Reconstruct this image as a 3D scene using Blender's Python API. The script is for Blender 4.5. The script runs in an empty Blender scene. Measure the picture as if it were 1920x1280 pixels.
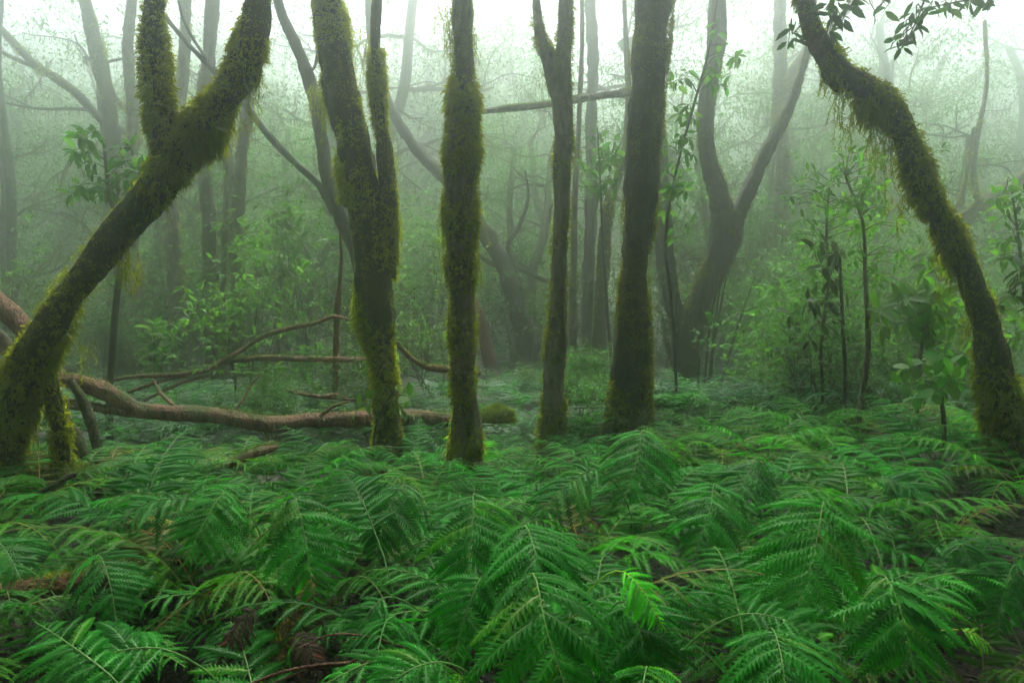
import bpy, math, random
import numpy as np
from mathutils import Matrix, Vector

R = np.random.default_rng(11)
sc = bpy.context.scene
COL = sc.collection

# ------------------------------------------------------------------ camera
F = 1280.0                      # focal length in pixels of the 1920 px wide photograph
PITCH = math.atan(50 / F)
CAMZ = 1.5
cd = bpy.data.cameras.new('camera')
cd.sensor_width = 36; cd.lens = 24; cd.clip_start = 0.05; cd.clip_end = 600
cam = bpy.data.objects.new('camera', cd); COL.objects.link(cam)
cam.location = (0, 0, CAMZ); cam.rotation_euler = (math.pi / 2 - PITCH, 0, 0)
sc.camera = cam

# ------------------------------------------------------------------ world, sun, exposure
SUN_ELEV, SUN_AZ = 66, 3        # azimuth clockwise from +Y (the way the camera looks)
w = bpy.data.worlds.new('World'); sc.world = w; w.use_nodes = True
nt = w.node_tree
for n in list(nt.nodes): nt.nodes.remove(n)
sky = nt.nodes.new('ShaderNodeTexSky'); sky.sky_type = 'NISHITA'; sky.sun_disc = False
sky.sun_elevation = math.radians(SUN_ELEV); sky.sun_rotation = math.radians(SUN_AZ)
sky.dust_density = 6; sky.air_density = 1.0; sky.ozone_density = 1.0
hsv = nt.nodes.new('ShaderNodeHueSaturation'); hsv.inputs['Saturation'].default_value = 0.55   # overcast: nearly grey
bg = nt.nodes.new('ShaderNodeBackground'); bg.inputs['Strength'].default_value = 0.125
wo = nt.nodes.new('ShaderNodeOutputWorld')
nt.links.new(sky.outputs[0], hsv.inputs['Color']); nt.links.new(hsv.outputs[0], bg.inputs[0]); nt.links.new(bg.outputs[0], wo.inputs[0])
sd = bpy.data.lights.new('sun', 'SUN'); sd.energy = 2.8; sd.angle = math.radians(18); sd.color = (1, 0.985, 0.95)
sun = bpy.data.objects.new('sun', sd); COL.objects.link(sun)
_e, _a = math.radians(SUN_ELEV), math.radians(SUN_AZ)
sun.rotation_euler = Vector((-math.sin(_a) * math.cos(_e), -math.cos(_a) * math.cos(_e), -math.sin(_e))).to_track_quat('-Z', 'Y').to_euler()
sun.location = (0, 20, 30)
vs = sc.view_settings
vs.view_transform = 'Standard'; vs.look = 'None'; vs.exposure = 1.42; vs.gamma = 1; vs.use_curve_mapping = False
HAZE = dict(density=0.026, aniso=0.93, color=(0.93, 0.985, 0.945))

cy = sc.cycles
cy.max_bounces = 12; cy.diffuse_bounces = 4; cy.glossy_bounces = 2; cy.transmission_bounces = 4; cy.volume_bounces = 8
cy.transparent_max_bounces = 4; cy.caustics_reflective = False; cy.caustics_refractive = False
cy.use_denoising = True; cy.use_adaptive_sampling = True; cy.adaptive_threshold = 0.02
cy.sample_clamp_indirect = 8

# ------------------------------------------------------------------ helpers
cp, sp_ = math.cos(PITCH), math.sin(PITCH)
def far(D): return D if D <= 8 else 8 + (D - 8) * 2.6
def at(px, py, D):
    """world point seen at pixel (px,py) of the 1920x1280 photograph, D metres ahead"""
    a, b = (px - 960) / F, (640 - py) / F
    d = np.array([a, cp + b * sp_, b * cp - sp_])
    return np.array([0, 0, CAMZ]) + d * (D / d[1])

_dirs = R.normal(size=(40, 3)); _dirs /= np.linalg.norm(_dirs, axis=1)[:, None]
_ph = R.uniform(0, 6.28, 40)
def wav(p, freq=1.0, k=0):
    """cheap smooth noise about -1..1 on an array of points (...,3)"""
    s = 0
    for i in range(6):
        j = (i + k * 7) % 40
        s = s + np.sin((p @ _dirs[j]) * freq * (0.7 + 0.25 * i) * 2 + _ph[j] + k)
    return s / 3.2

def nrm(v):
    return v / np.maximum(np.linalg.norm(v, axis=-1, keepdims=True), 1e-9)

def mesh(name, V, faces, mats, midx=None, smooth=True):
    V = np.asarray(V, np.float32)
    me = bpy.data.meshes.new(name)
    me.vertices.add(len(V)); me.vertices.foreach_set('co', V.ravel())
    fl = [np.asarray(f, np.int32) for f in faces if len(f)]
    li = np.concatenate([f.ravel() for f in fl])
    cnt = np.concatenate([np.full(len(f), f.shape[1], np.int32) for f in fl])
    st = np.concatenate([[0], np.cumsum(cnt)[:-1]]).astype(np.int32)
    me.loops.add(len(li)); me.loops.foreach_set('vertex_index', li)
    me.polygons.add(len(cnt)); me.polygons.foreach_set('loop_start', st); me.polygons.foreach_set('loop_total', cnt)
    if midx is not None: me.polygons.foreach_set('material_index', np.concatenate([np.asarray(m, np.int32) for m, f in zip(midx, faces) if len(f)]))
    me.polygons.foreach_set('use_smooth', np.full(len(cnt), smooth))
    me.update(calc_edges=True)
    for m in (mats if isinstance(mats, (list, tuple)) else [mats]): me.materials.append(m)
    return me

def wloc(o):
    l = Vector((0, 0, 0))
    while o is not None: l = l + o.location; o = o.parent
    return np.array(l)

def put(name, me, parent=None, **props):
    o = bpy.data.objects.new(name, me); COL.objects.link(o)
    if parent is not None: o.parent = parent
    for k, v in props.items(): o[k] = v
    return o

def build(name, V, faces, mats, parent=None, midx=None, smooth=True, **props):
    """mesh object from world-space vertices under a parent that is only translated"""
    V = np.asarray(V, float)
    if parent is not None: V = V - wloc(parent)
    return put(name, mesh(name, V, faces, mats, midx, smooth), parent, **props)

def thing(name, loc, label, cat, group=None):
    o = bpy.data.objects.new(name, None); COL.objects.link(o)
    o.empty_display_size = 0.1
    o.location = tuple(float(v) for v in loc); o['label'] = label; o['category'] = cat
    if group: o['group'] = group
    return o

def tag(o, label, cat, group=None):
    o['label'] = label; o['category'] = cat
    if group: o['group'] = group
    return o

def copy_tree(o, loc, rz, s, label=None, tint=None, lean=(0, 0)):
    r = o.copy(); COL.objects.link(r)
    r.location = tuple(float(v) for v in loc); r.rotation_euler = (lean[0], lean[1], rz); r.scale = (s, s, s)
    if label: r['label'] = label
    if tint is not None: r.color = tint
    old = R.integers(len(o.children) * 3) if len(o.children) > 4 else -1
    for q, ch in enumerate(o.children):
        c = ch.copy(); COL.objects.link(c); c.parent = r
        if tint is not None: c.color = tint if q != old else (min(tint[0] * 4, 4.5), tint[1] * .75, tint[2], 1)
        for g in ch.children:
            d = g.copy(); COL.objects.link(d); d.parent = c
            if tint is not None: d.color = tint
    return r

def spline(pts, n):
    """Catmull-Rom resample of rows (x,y,z,r...) to n rows"""
    P = np.asarray(pts, float)
    if len(P) == 2:
        t = np.linspace(0, 1, n)[:, None]; return P[0] * (1 - t) + P[1] * t
    d = np.concatenate([[0], np.cumsum(np.sqrt(np.linalg.norm(np.diff(P[:, :3], axis=0), axis=1)) ** 1.4 + 1e-6)])
    m = np.gradient(P, d, axis=0)
    s = np.linspace(0, d[-1], n); i = np.clip(np.searchsorted(d, s, 'right') - 1, 0, len(d) - 2)
    h = (d[i + 1] - d[i])[:, None]; t = ((s - d[i])[:, None]) / h
    return ((2 * t**3 - 3 * t**2 + 1) * P[i] + (t**3 - 2 * t**2 + t) * h * m[i] + (-2 * t**3 + 3 * t**2) * P[i + 1] + (t**3 - t**2) * h * m[i + 1])

def frames(P):
    T = nrm(np.gradient(P, axis=0))
    N = np.zeros_like(T)
    a = np.array([1, 0, 0.0]) if abs(T[0][0]) < 0.8 else np.array([0, 1.0, 0])
    v = a - T[0] * (a @ T[0]); v /= np.linalg.norm(v)
    for i in range(len(T)):
        v = v - T[i] * (v @ T[i]); v = v / max(np.linalg.norm(v), 1e-9); N[i] = v
    return T, N, np.cross(T, N)

def tube(rows, seg=10, lump=0.0, k=0, furrow=0.0):
    """rows (n,4) x,y,z,r -> V, [quads, caps]; bark lumps and furrows are real displacement"""
    rows = np.asarray(rows, float); P, r = rows[:, :3], rows[:, 3]
    T, N, B = frames(P); n = len(P)
    a = np.linspace(0, 2 * np.pi, seg, endpoint=False)
    dirs = np.cos(a)[None, :, None] * N[:, None] + np.sin(a)[None, :, None] * B[:, None]
    rr = r[:, None] * np.ones(seg)
    if lump:
        q = P[:, None] + dirs * r[:, None, None]
        rr = rr * (1 + lump * .8 * wav(q, 2.6, k) + lump * 0.5 * wav(q, 7.5, k + 1) + lump * 0.35 * wav(q, 21, k + 2) + lump * .2 * wav(q, 48, k + 4))
    if furrow:
        q = P[:, None] * 0.6 + dirs * 1.0
        rr = rr * (1 + furrow * np.sin(a * 7 + 2.5 * wav(q, 1.2, k + 3)))
    V = (P[:, None] + dirs * rr[..., None]).reshape(-1, 3)
    i = np.arange(n - 1)[:, None] * seg; j = np.arange(seg)[None]; j2 = (j + 1) % seg
    Q = np.stack([i + j, i + j2, i + seg + j2, i + seg + j], -1).reshape(-1, 4)
    V = np.vstack([V, P[-1] + T[-1] * r[-1] * 0.6, P[0]])
    top = n * seg; jj = np.arange(seg); jn = (jj + 1) % seg
    C = np.concatenate([np.stack([(n - 1) * seg + jj, (n - 1) * seg + jn, np.full(seg, top)], -1),
                        np.stack([jn, jj, np.full(seg, top + 1)], -1)])
    return V, [Q, C]

class Acc:
    """joins many pieces into one vertex list"""
    def __init__(s): s.V = []; s.F = {}; s.n = 0
    def add(s, V, faces, m=0):
        for f in faces:
            if len(f): s.F.setdefault((f.shape[1], m), []).append(np.asarray(f) + s.n)
        s.V.append(V); s.n += len(V)
    def build(s, name, mats, parent=None, smooth=True, **props):
        fs, mi = [], []
        for (k, m), l in s.F.items():
            f = np.concatenate(l); fs.append(f); mi.append(np.full(len(f), m))
        return build(name, np.vstack(s.V), fs, mats, parent, mi, smooth, **props)
    def mesh(s, name, mats, smooth=True):
        fs, mi = [], []
        for (k, m), l in s.F.items():
            f = np.concatenate(l); fs.append(f); mi.append(np.full(len(f), m))
        return mesh(name, np.vstack(s.V), fs, mats, mi, smooth)

# leaf: folded lanceolate blade, length 1 along x
_LV = np.array([[0, 0, 0], [.3, .17, .035], [.3, 0, -.0], [.3, -.17, .035], [.68, .15, .01], [.66, 0, -.035], [.68, -.15, .01], [1, 0, -.14]])
_LF = np.array([[0, 2, 1], [0, 3, 2], [1, 2, 5], [1, 5, 4], [2, 3, 6], [2, 6, 5], [4, 5, 7], [5, 6, 7]])
_LS = np.array([[0, 0, 0], [.42, .17, .02], [.42, -.17, .02], [1, 0, -.1]])      # two triangles for leaves a few pixels long
_LSF = np.array([[0, 2, 1], [1, 2, 3]])
def leaf_cloud(pos, d, n, size, simple=False, wide=1.0):
    LV, LF = (_LS, _LSF) if simple else (_LV, _LF)
    d = nrm(d); y = nrm(np.cross(n, d)); z = np.cross(d, y)
    s = np.asarray(size)[:, None, None]
    V = pos[:, None] + s * (LV[None, :, :1] * d[:, None] + LV[None, :, 1:2] * wide * y[:, None] + LV[None, :, 2:] * z[:, None])
    Fc = LF[None] + (np.arange(len(pos)) * len(LV))[:, None, None]
    return V.reshape(-1, 3), [Fc.reshape(-1, 3)]

def ribbons(pos, d0, d1, L, W, side):
    """thin tapering two-piece blades: pos base, d0 first half direction, d1 second half"""
    L = np.asarray(L)[:, None]; W = np.asarray(W)[:, None]
    a = pos - side * W; b = pos + side * W
    m = pos + d0 * L * .5; m0 = m - side * W * .8; m1 = m + side * W * .8
    t = m + d1 * L * .5
    V = np.stack([a, b, m1, m0, t], 1).reshape(-1, 3)
    o = (np.arange(len(pos)) * 5)[:, None]
    return V, [o + np.array([[0, 1, 2, 3]]), o + np.array([[3, 2, 4]])]

# ------------------------------------------------------------------ materials
def mat(name): 
    m = bpy.data.materials.new(name); m.use_nodes = True; t = m.node_tree
    for n in list(t.nodes): t.nodes.remove(n)
    return m, t, t.nodes.new('ShaderNodeOutputMaterial')
def N(t, kind, **kw):
    n = t.nodes.new(kind)
    for k, v in kw.items():
        if k in n.inputs.keys(): n.inputs[k].default_value = v
        else: setattr(n, k, v)
    return n
def ramp(t, src, stops):
    r = t.nodes.new('ShaderNodeValToRGB'); e = r.color_ramp.elements
    while len(e) < len(stops): e.new(0.5)
    for el, (p, c) in zip(e, stops): el.position = p; el.color = (*c, 1) if len(c) == 3 else c
    t.links.new(src, r.inputs[0]); return r.outputs[0]
def mixc(t, f, a, b, mode='MIX'):
    m = t.nodes.new('ShaderNodeMix'); m.data_type = 'RGBA'; m.blend_type = mode
    for v, s in ((f, 0), (a, 6), (b, 7)):
        if hasattr(v, 'is_linked'): t.links.new(v, m.inputs[s])
        else: m.inputs[s].default_value = v if s == 0 else (*v, 1)
    return m.outputs[2]

def leaf_mat(name, base, trans, rough=0.45, tmix=0.35, vary=0.35, spec=0.4, nscale=2.3):
    m, t, out = mat(name)
    oi = N(t, 'ShaderNodeObjectInfo'); tc = N(t, 'ShaderNodeTexCoord')
    nz = N(t, 'ShaderNodeTexNoise', Scale=nscale, Detail=3.0); t.links.new(tc.outputs['Object'], nz.inputs['Vector'])
    add = N(t, 'ShaderNodeMath', operation='ADD'); t.links.new(oi.outputs['Random'], add.inputs[0]); t.links.new(nz.outputs['Fac'], add.inputs[1])
    v = N(t, 'ShaderNodeMapRange'); v.inputs['From Min'].default_value = 0.3; v.inputs['From Max'].default_value = 1.7
    v.inputs['To Min'].default_value = 1 - vary; v.inputs['To Max'].default_value = 1 + vary
    t.links.new(add.outputs[0], v.inputs[0])
    k = N(t, 'ShaderNodeVectorMath', operation='SCALE'); t.links.new(oi.outputs['Color'], k.inputs[0]); t.links.new(v.outputs[0], k.inputs['Scale'])
    cb = mixc(t, 1.0, base, k.outputs[0], 'MULTIPLY'); ct = mixc(t, 1.0, trans, k.outputs[0], 'MULTIPLY')
    p = N(t, 'ShaderNodeBsdfPrincipled', Roughness=rough); p.inputs['Specular IOR Level'].default_value = spec
    tr = N(t, 'ShaderNodeBsdfTranslucent'); mx = N(t, 'ShaderNodeMixShader'); mx.inputs[0].default_value = tmix
    t.links.new(cb, p.inputs['Base Color']); t.links.new(ct, tr.inputs['Color'])
    t.links.new(p.outputs[0], mx.inputs[1]); t.links.new(tr.outputs[0], mx.inputs[2]); t.links.new(mx.outputs[0], out.inputs[0])
    return m

M_FERN = leaf_mat('fern_green', (0.015, 0.15, 0.011), (0.045, 0.47, 0.013), 0.5, 0.42, 0.5, 0.18)
M_FERNF = leaf_mat('pale_fern_green', (0.022, 0.105, 0.02), (0.05, 0.28, 0.025), 0.5, 0.38, 0.4, 0.3)
M_RACHIS = leaf_mat('fern_rachis', (0.10, 0.24, 0.04), (0.08, 0.24, 0.025), 0.5, 0.1, 0.2)
M_DEAD = leaf_mat('dead_frond', (0.045, 0.026, 0.016), (0.04, 0.02, 0.01), 0.7, 0.25, 0.4, 0.2)
M_LEAF = leaf_mat('laurel_leaf', (0.04, 0.12, 0.02), (0.11, 0.32, 0.025), 0.6, 0.4, 0.45, 0.18)
M_LEAFD = leaf_mat('dark_laurel_leaf', (0.03, 0.075, 0.022), (0.06, 0.15, 0.02), 0.6, 0.35, 0.45, 0.15)
M_MOSS = leaf_mat('moss_strands', (0.095, 0.115, 0.006), (0.40, 0.45, 0.012), 0.8, 0.5, 0.6, 0.1, 11)
M_MOSSD = leaf_mat('olive_moss_strands', (0.07, 0.07, 0.010), (0.17, 0.165, 0.014), 0.8, 0.45, 0.6, 0.1, 11)
M_MOSSB = leaf_mat('bright_cushion_moss', (0.09, 0.14, 0.012), (0.17, 0.25, 0.015), 0.85, 0.4, 0.35, 0.1)
M_LITTER = leaf_mat('litter_leaf', (0.04, 0.022, 0.012), (0.03, 0.015, 0.006), 0.65, 0.15, 0.6, 0.2)

def bark_mat(name, dark, light, moss, mosslevel, wet=0.6):
    m, t, out = mat(name)
    g = N(t, 'ShaderNodeNewGeometry')
    mp = N(t, 'ShaderNodeMapping'); mp.inputs['Scale'].default_value = (1, 1, 0.3); t.links.new(g.outputs['Position'], mp.inputs[0])
    n1 = N(t, 'ShaderNodeTexNoise', Scale=22.0, Detail=6.0, Roughness=0.65); t.links.new(mp.outputs[0], n1.inputs['Vector'])
    n2 = N(t, 'ShaderNodeTexNoise', Scale=3.2, Detail=4.0, Roughness=0.6); t.links.new(g.outputs['Position'], n2.inputs['Vector'])
    n3 = N(t, 'ShaderNodeTexNoise', Scale=55.0, Detail=4.0, Roughness=0.7); t.links.new(g.outputs['Position'], n3.inputs['Vector'])
    n4 = N(t, 'ShaderNodeTexNoise', Scale=9.0, Detail=3.0); t.links.new(g.outputs['Position'], n4.inputs['Vector'])
    cb = ramp(t, n1.outputs['Fac'], [(0.32, dark), (0.52, tuple((a + b) / 2 for a, b in zip(dark, light))), (0.72, light)])
    lich = ramp(t, n4.outputs['Fac'], [(0.6, (0, 0, 0)), (0.72, (0.45, 0.45, 0.45))])
    cb = mixc(t, lich, cb, (0.2, 0.2, 0.14))
    cm = ramp(t, n3.outputs['Fac'], [(0.3, tuple(c * 0.35 for c in moss)), (0.7, tuple(c * 1.35 for c in moss))])
    a = N(t, 'ShaderNodeMath', operation='MULTIPLY_ADD'); a.inputs[1].default_value = 0.3; t.links.new(n3.outputs['Fac'], a.inputs[0]); t.links.new(n2.outputs['Fac'], a.inputs[2])
    sx = N(t, 'ShaderNodeSeparateXYZ'); t.links.new(g.outputs['Normal'], sx.inputs[0])
    b = N(t, 'ShaderNodeMath', operation='MULTIPLY_ADD'); b.inputs[1].default_value = 0.16; t.links.new(sx.outputs['Z'], b.inputs[0]); t.links.new(a.outputs[0], b.inputs[2])
    lo = 0.95 - mosslevel * 0.6
    f = ramp(t, b.outputs[0], [(min(max(lo - 0.08, 0), 1), (0, 0, 0)), (min(lo + 0.08, 1), (1, 1, 1))])
    c = mixc(t, f, cb, cm)
    p = N(t, 'ShaderNodeBsdfPrincipled', Roughness=wet); p.inputs['Specular IOR Level'].default_value = 0.25
    t.links.new(c, p.inputs['Base Color'])
    h = N(t, 'ShaderNodeMath', operation='MULTIPLY_ADD'); h.inputs[1].default_value = 0.5; t.links.new(n3.outputs['Fac'], h.inputs[0]); t.links.new(n1.outputs['Fac'], h.inputs[2])
    bp = N(t, 'ShaderNodeBump', Strength=1.0, Distance=0.06); t.links.new(h.outputs[0], bp.inputs['Height']); t.links.new(bp.outputs[0], p.inputs['Normal'])
    t.links.new(p.outputs[0], out.inputs[0]); return m

MOSSC = (0.05, 0.055, 0.006)
M_BARK = bark_mat('mossy_bark', (0.04, 0.03, 0.018), (0.17, 0.14, 0.085), MOSSC, 0.74)
M_BARKG = bark_mat('grey_brown_bark', (0.06, 0.047, 0.03), (0.24, 0.2, 0.13), MOSSC, 0.36)
M_BARKD = bark_mat('dark_wet_bark', (0.012, 0.012, 0.010), (0.055, 0.047, 0.03), (0.05, 0.055, 0.008), 0.5)
M_BARKF = bark_mat('plain_dark_bark', (0.03, 0.026, 0.02), (0.1, 0.085, 0.06), (0.045, 0.06, 0.015), 0.42)
M_LOG = bark_mat('red_brown_log', (0.085, 0.04, 0.024), (0.36, 0.175, 0.095), (0.08, 0.10, 0.012), 0.33)
M_LOGD = bark_mat('dark_red_log', (0.045, 0.016, 0.010), (0.2, 0.07, 0.038), (0.08, 0.08, 0.01), 0.22)
M_TWIG = bark_mat('red_twig', (0.07, 0.03, 0.02), (0.2, 0.09, 0.05), (0.06, 0.06, 0.01), 0.1)

def soil_mat():
    m, t, out = mat('forest_soil'); g = N(t, 'ShaderNodeNewGeometry')
    n1 = N(t, 'ShaderNodeTexNoise', Scale=1.1, Detail=8.0, Roughness=0.7); t.links.new(g.outputs['Position'], n1.inputs['Vector'])
    n2 = N(t, 'ShaderNodeTexVoronoi', Scale=26.0); t.links.new(g.outputs['Position'], n2.inputs['Vector'])
    n3 = N(t, 'ShaderNodeTexNoise', Scale=45.0, Detail=5.0); t.links.new(g.outputs['Position'], n3.inputs['Vector'])
    c1 = ramp(t, n2.outputs['Color'], [(0.2, (0.005, 0.004, 0.003)), (0.55, (0.013, 0.009, 0.006)), (0.85, (0.032, 0.02, 0.013))])
    c2 = ramp(t, n1.outputs['Fac'], [(0.4, (0, 0, 0)), (0.62, (1, 1, 1))])
    c = mixc(t, c2, c1, (0.010, 0.013, 0.005))
    p = N(t, 'ShaderNodeBsdfPrincipled', Roughness=0.8); t.links.new(c, p.inputs['Base Color'])
    h = N(t, 'ShaderNodeMath', operation='ADD'); t.links.new(n2.outputs['Distance'], h.inputs[0]); t.links.new(n3.outputs['Fac'], h.inputs[1])
    bp = N(t, 'ShaderNodeBump', Strength=0.8, Distance=0.04); t.links.new(h.outputs[0], bp.inputs['Height']); t.links.new(bp.outputs[0], p.inputs['Normal'])
    t.links.new(p.outputs[0], out.inputs[0]); return m
M_SOIL = soil_mat()

# ------------------------------------------------------------------ ground
ANCH = []
def anchor(px, py, D): ANCH.append(at(px, py, far(D)))
for a in ((30, 930, 5.0), (728, 885, 7.0), (868, 945, 6.0), (1035, 865, 7.5), (1180, 810, 7.6), (1280, 755, 10), (1880, 890, 5.0), (400, 745, 11),
          (250, 720, 13), (985, 705, 14), (1110, 730, 12), (1640, 850, 6.5), (1780, 965, 4.6), (1500, 955, 5.5), (1200, 950, 5.6), (300, 905, 6.5), (560, 920, 6.0), (900, 880, 7.5), (400, 860, 7.6)):
    anchor(*a)
ANCH += [np.array(p) for p in ((0, 0, 0), (0, 1.8, 0.02), (-1.5, 2.4, 0.0), (1.5, 2.2, 0.05), (-3, 1, -.1), (3, 1, -.1), (2.6, 3.2, 0), (0.3, 3.6, 0.05), (-1, 4, 0.05),
                               (-8, 6, .3), (9, 6, .3), (-12, 14, .5), (12, 14, .4), (0, 20, .25), (-10, 28, .5), (12, 28, .6), (0, 45, .6), (40, 40, 1), (-40, 40, 1.2), (0, 100, 2), (0, -40, -.5), (60, -10, 0), (-60, -10, 0))]
AN = np.array(ANCH)
def ground(x, y):
    x = np.asarray(x, float); y = np.asarray(y, float)
    d2 = (x[..., None] - AN[:, 0])**2 + (y[..., None] - AN[:, 1])**2
    wt = 1 / (d2 + 0.25)**1.7
    z = (wt * AN[:, 2]).sum(-1) / wt.sum(-1)
    p = np.stack([x, y, 0 * x], -1)
    return z + 0.05 * wav(p, 0.9, 1) + 0.025 * wav(p, 2.6, 2)
def gz(x, y): return float(ground(np.array([x]), np.array([y]))[0])

u = np.linspace(-1, 1, 260); ax = np.sign(u) * (np.abs(u) * 9 + np.abs(u)**5 * 121)
v = np.linspace(0, 1, 260); ay = -20 + v * 45 + v**6 * 95
gx, gy = np.meshgrid(ax, ay); gV = np.stack([gx, gy, ground(gx, gy)], -1).reshape(-1, 3)
i = np.arange(259)[:, None] * 260 + np.arange(259)[None]
build('ground', gV, [np.stack([i, i + 1, i + 261, i + 260], -1).reshape(-1, 4)], M_SOIL, kind='structure')

# ------------------------------------------------------------------ trees
def moss_on(acc, rows, count, L=(0.02, 0.055), hang=0.5, cover=0.7, k=0, spread=1.0, wid=0.004):
    """short moss sprigs over a stem, longer and hanging below leaning wood"""
    rows = np.asarray(rows); P, r = rows[:, :3], rows[:, 3]; T, Nn, B = frames(P)
    per = 7; count = max(count // per, 1)
    w = r / r.sum(); i = R.choice(len(P), count, p=w); f = R.uniform(-.5, .5, count)[:, None]
    step = np.gradient(P, axis=0)
    a = R.uniform(0, 2 * np.pi, count)
    n = np.cos(a)[:, None] * Nn[i] + np.sin(a)[:, None] * B[i]
    p0 = P[i] + step[i] * f
    p = p0 + n * (r[i][:, None] * 0.97)
    keep = (wav(p, 2.2, k) + 0.45 * wav(p, 6.5, k + 2) + 0.25 * n[:, 2]) > (1 - 2 * cover)
    p, n, i = (np.repeat(q[keep], per, 0) for q in (p, n, i)); c = len(p); p = p + R.normal(0, .011, (c, 3))
    lean = 1 - np.abs(T[i][:, 2])                         # 0 for upright wood
    under = np.clip(-n[:, 2], 0, 1) + 0.25
    clump = np.clip(0.6 + 1.0 * wav(p, 3.4, k + 4), 0.15, 2.3)
    Ls = R.uniform(*L, c) * clump * (1 + lean * under * 2.2 * hang)
    dn = np.array([0, 0, -1.0])
    d0 = nrm(n * spread + dn * (0.25 + hang * lean * 0.9)[:, None] + R.normal(0, .6, (c, 3)))
    d1 = nrm(d0 * 0.6 + dn * (0.35 + hang * 0.7) + R.normal(0, .3, (c, 3)))
    side = nrm(np.cross(d0, R.normal(size=(c, 3))))
    V, Fc = ribbons(p, d0, d1, Ls, R.uniform(.7, 1.5, c) * wid * (0.8 + Ls * 8), side)
    acc.add(V, Fc)

def strands(acc, top, n, width, L, k=0, wid=0.0038, deep=None):
    """hanging beard of moss: many wiggling threads with side sprigs from around a point"""
    top = np.asarray(top); deep = width if deep is None else deep
    for s in range(n):
        l = L * R.uniform(.35, 1.0); m = 6
        p = top + np.array([R.normal(0, width * .5), R.normal(0, deep * .4), R.uniform(-.05, .05)])
        q = [p]
        for j in range(m): q.append(q[-1] + np.array([R.normal(0, .012), R.normal(0, .012), -l / m]))
        q = np.array(q); seg = np.diff(q, axis=0)
        ang = R.uniform(0, 3.14); side = np.tile(np.array([math.cos(ang), math.sin(ang), 0]), (m, 1))
        V, Fc = ribbons(q[:-1], nrm(seg), nrm(seg), np.linalg.norm(seg, axis=1) * 1.15, np.full(m, wid), side); acc.add(V, Fc)
        c = int(6 + l * 60); t = R.uniform(0, m - .01, c); ii = t.astype(int); pp = q[ii] + seg[ii] * (t - ii)[:, None]
        d = nrm(R.normal(0, 1, (c, 3)) + np.array([0, 0, -.8]))
        V, Fc = ribbons(pp, d, nrm(d + np.array([0, 0, -.8])), R.uniform(.015, .05, c), np.full(c, wid * .8), nrm(np.cross(d, R.normal(size=(c, 3))))); acc.add(V, Fc)

def branch_paths(start, d, L, r, depth, out, tips, up=0.15, wob=0.3, kids=(2, 4), rng=R, taper=.45):
    n = 6; p = np.array(start, float); rows = [np.append(p, r)]; d = nrm(np.array(d, float))
    for s in range(n):
        d = nrm(d + rng.normal(0, wob, 3) * .5 + np.array([0, 0, up * .4]))
        p = p + d * L / n; rows.append(np.append(p, r * (1 - (1 - taper) * (s + 1) / n)))
    rows = np.array(rows); out.append((rows, depth))
    if depth <= 0: tips.append((rows[-1, :3], d)); tips.append((rows[-3, :3], d)); return
    for c in range(rng.integers(*kids)):
        f = rng.uniform(.35, 1.0); s = min(int(f * n), n); q = rows[s]
        nd = nrm(d + rng.normal(0, .75, 3) + np.array([0, 0, up]))
        branch_paths(q[:3], nd, L * rng.uniform(.5, .8), q[3] * rng.uniform(.5, .7), depth - 1, out, tips, up, wob, kids, rng, taper)
    tips.append((rows[-1, :3], d))

def leaf_tips(tips, per, rad, size, simple=True, flat=.5):
    P = np.array([t[0] for t in tips]); n = len(P) * per
    base = np.repeat(P, per, 0)
    off = nrm(R.normal(0, 1, (n, 3))) * R.uniform(.25, 1, n)[:, None]**.6 * rad * np.array([1, 1, flat])
    d = nrm(off + R.normal(0, .4 * rad, (n, 3)) + np.array([0, 0, -.25 * rad]))
    nn = nrm(np.array([0, 0, 1.0]) + R.normal(0, .35, (n, 3)))
    return leaf_cloud(base + off, d, nn, R.uniform(.6, 1.15, n) * size, simple)

def crown_for(root, tops, leaf=M_LEAFD, L=3.0, per=13, rad=.75, size=.16, depth=2):
    acc, wood, tips = Acc(), Acc(), []
    for (p, d, r) in tops:
        for c in range(4):
            out = []
            az = R.uniform(0, 6.28)
            branch_paths(p, nrm(np.array(d) * .5 + np.array([math.cos(az), math.sin(az), .35])), L * R.uniform(.8, 1.2), max(r * .6, .02), depth, out, tips, .2, .35)
            for rows, dd in out: V, Fc = tube(rows, 5); wood.add(V, Fc)
    V, Fc = leaf_tips(tips, per, rad, size); acc.add(V, Fc)
    wood.build('branches', M_BARKF, root, kind='stuff')
    acc.build('crown', leaf, root, smooth=False, kind='stuff')

def pix_rows(pts, D, n=None, rscale=1.0):
    rows = []
    for q in pts:
        px, py, wd = q[:3]; dd = D + (q[3] if len(q) > 3 else 0)
        rows.append(np.append(at(px, py, dd), wd * .5 * dd / F * rscale))
    return np.array(rows)

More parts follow.
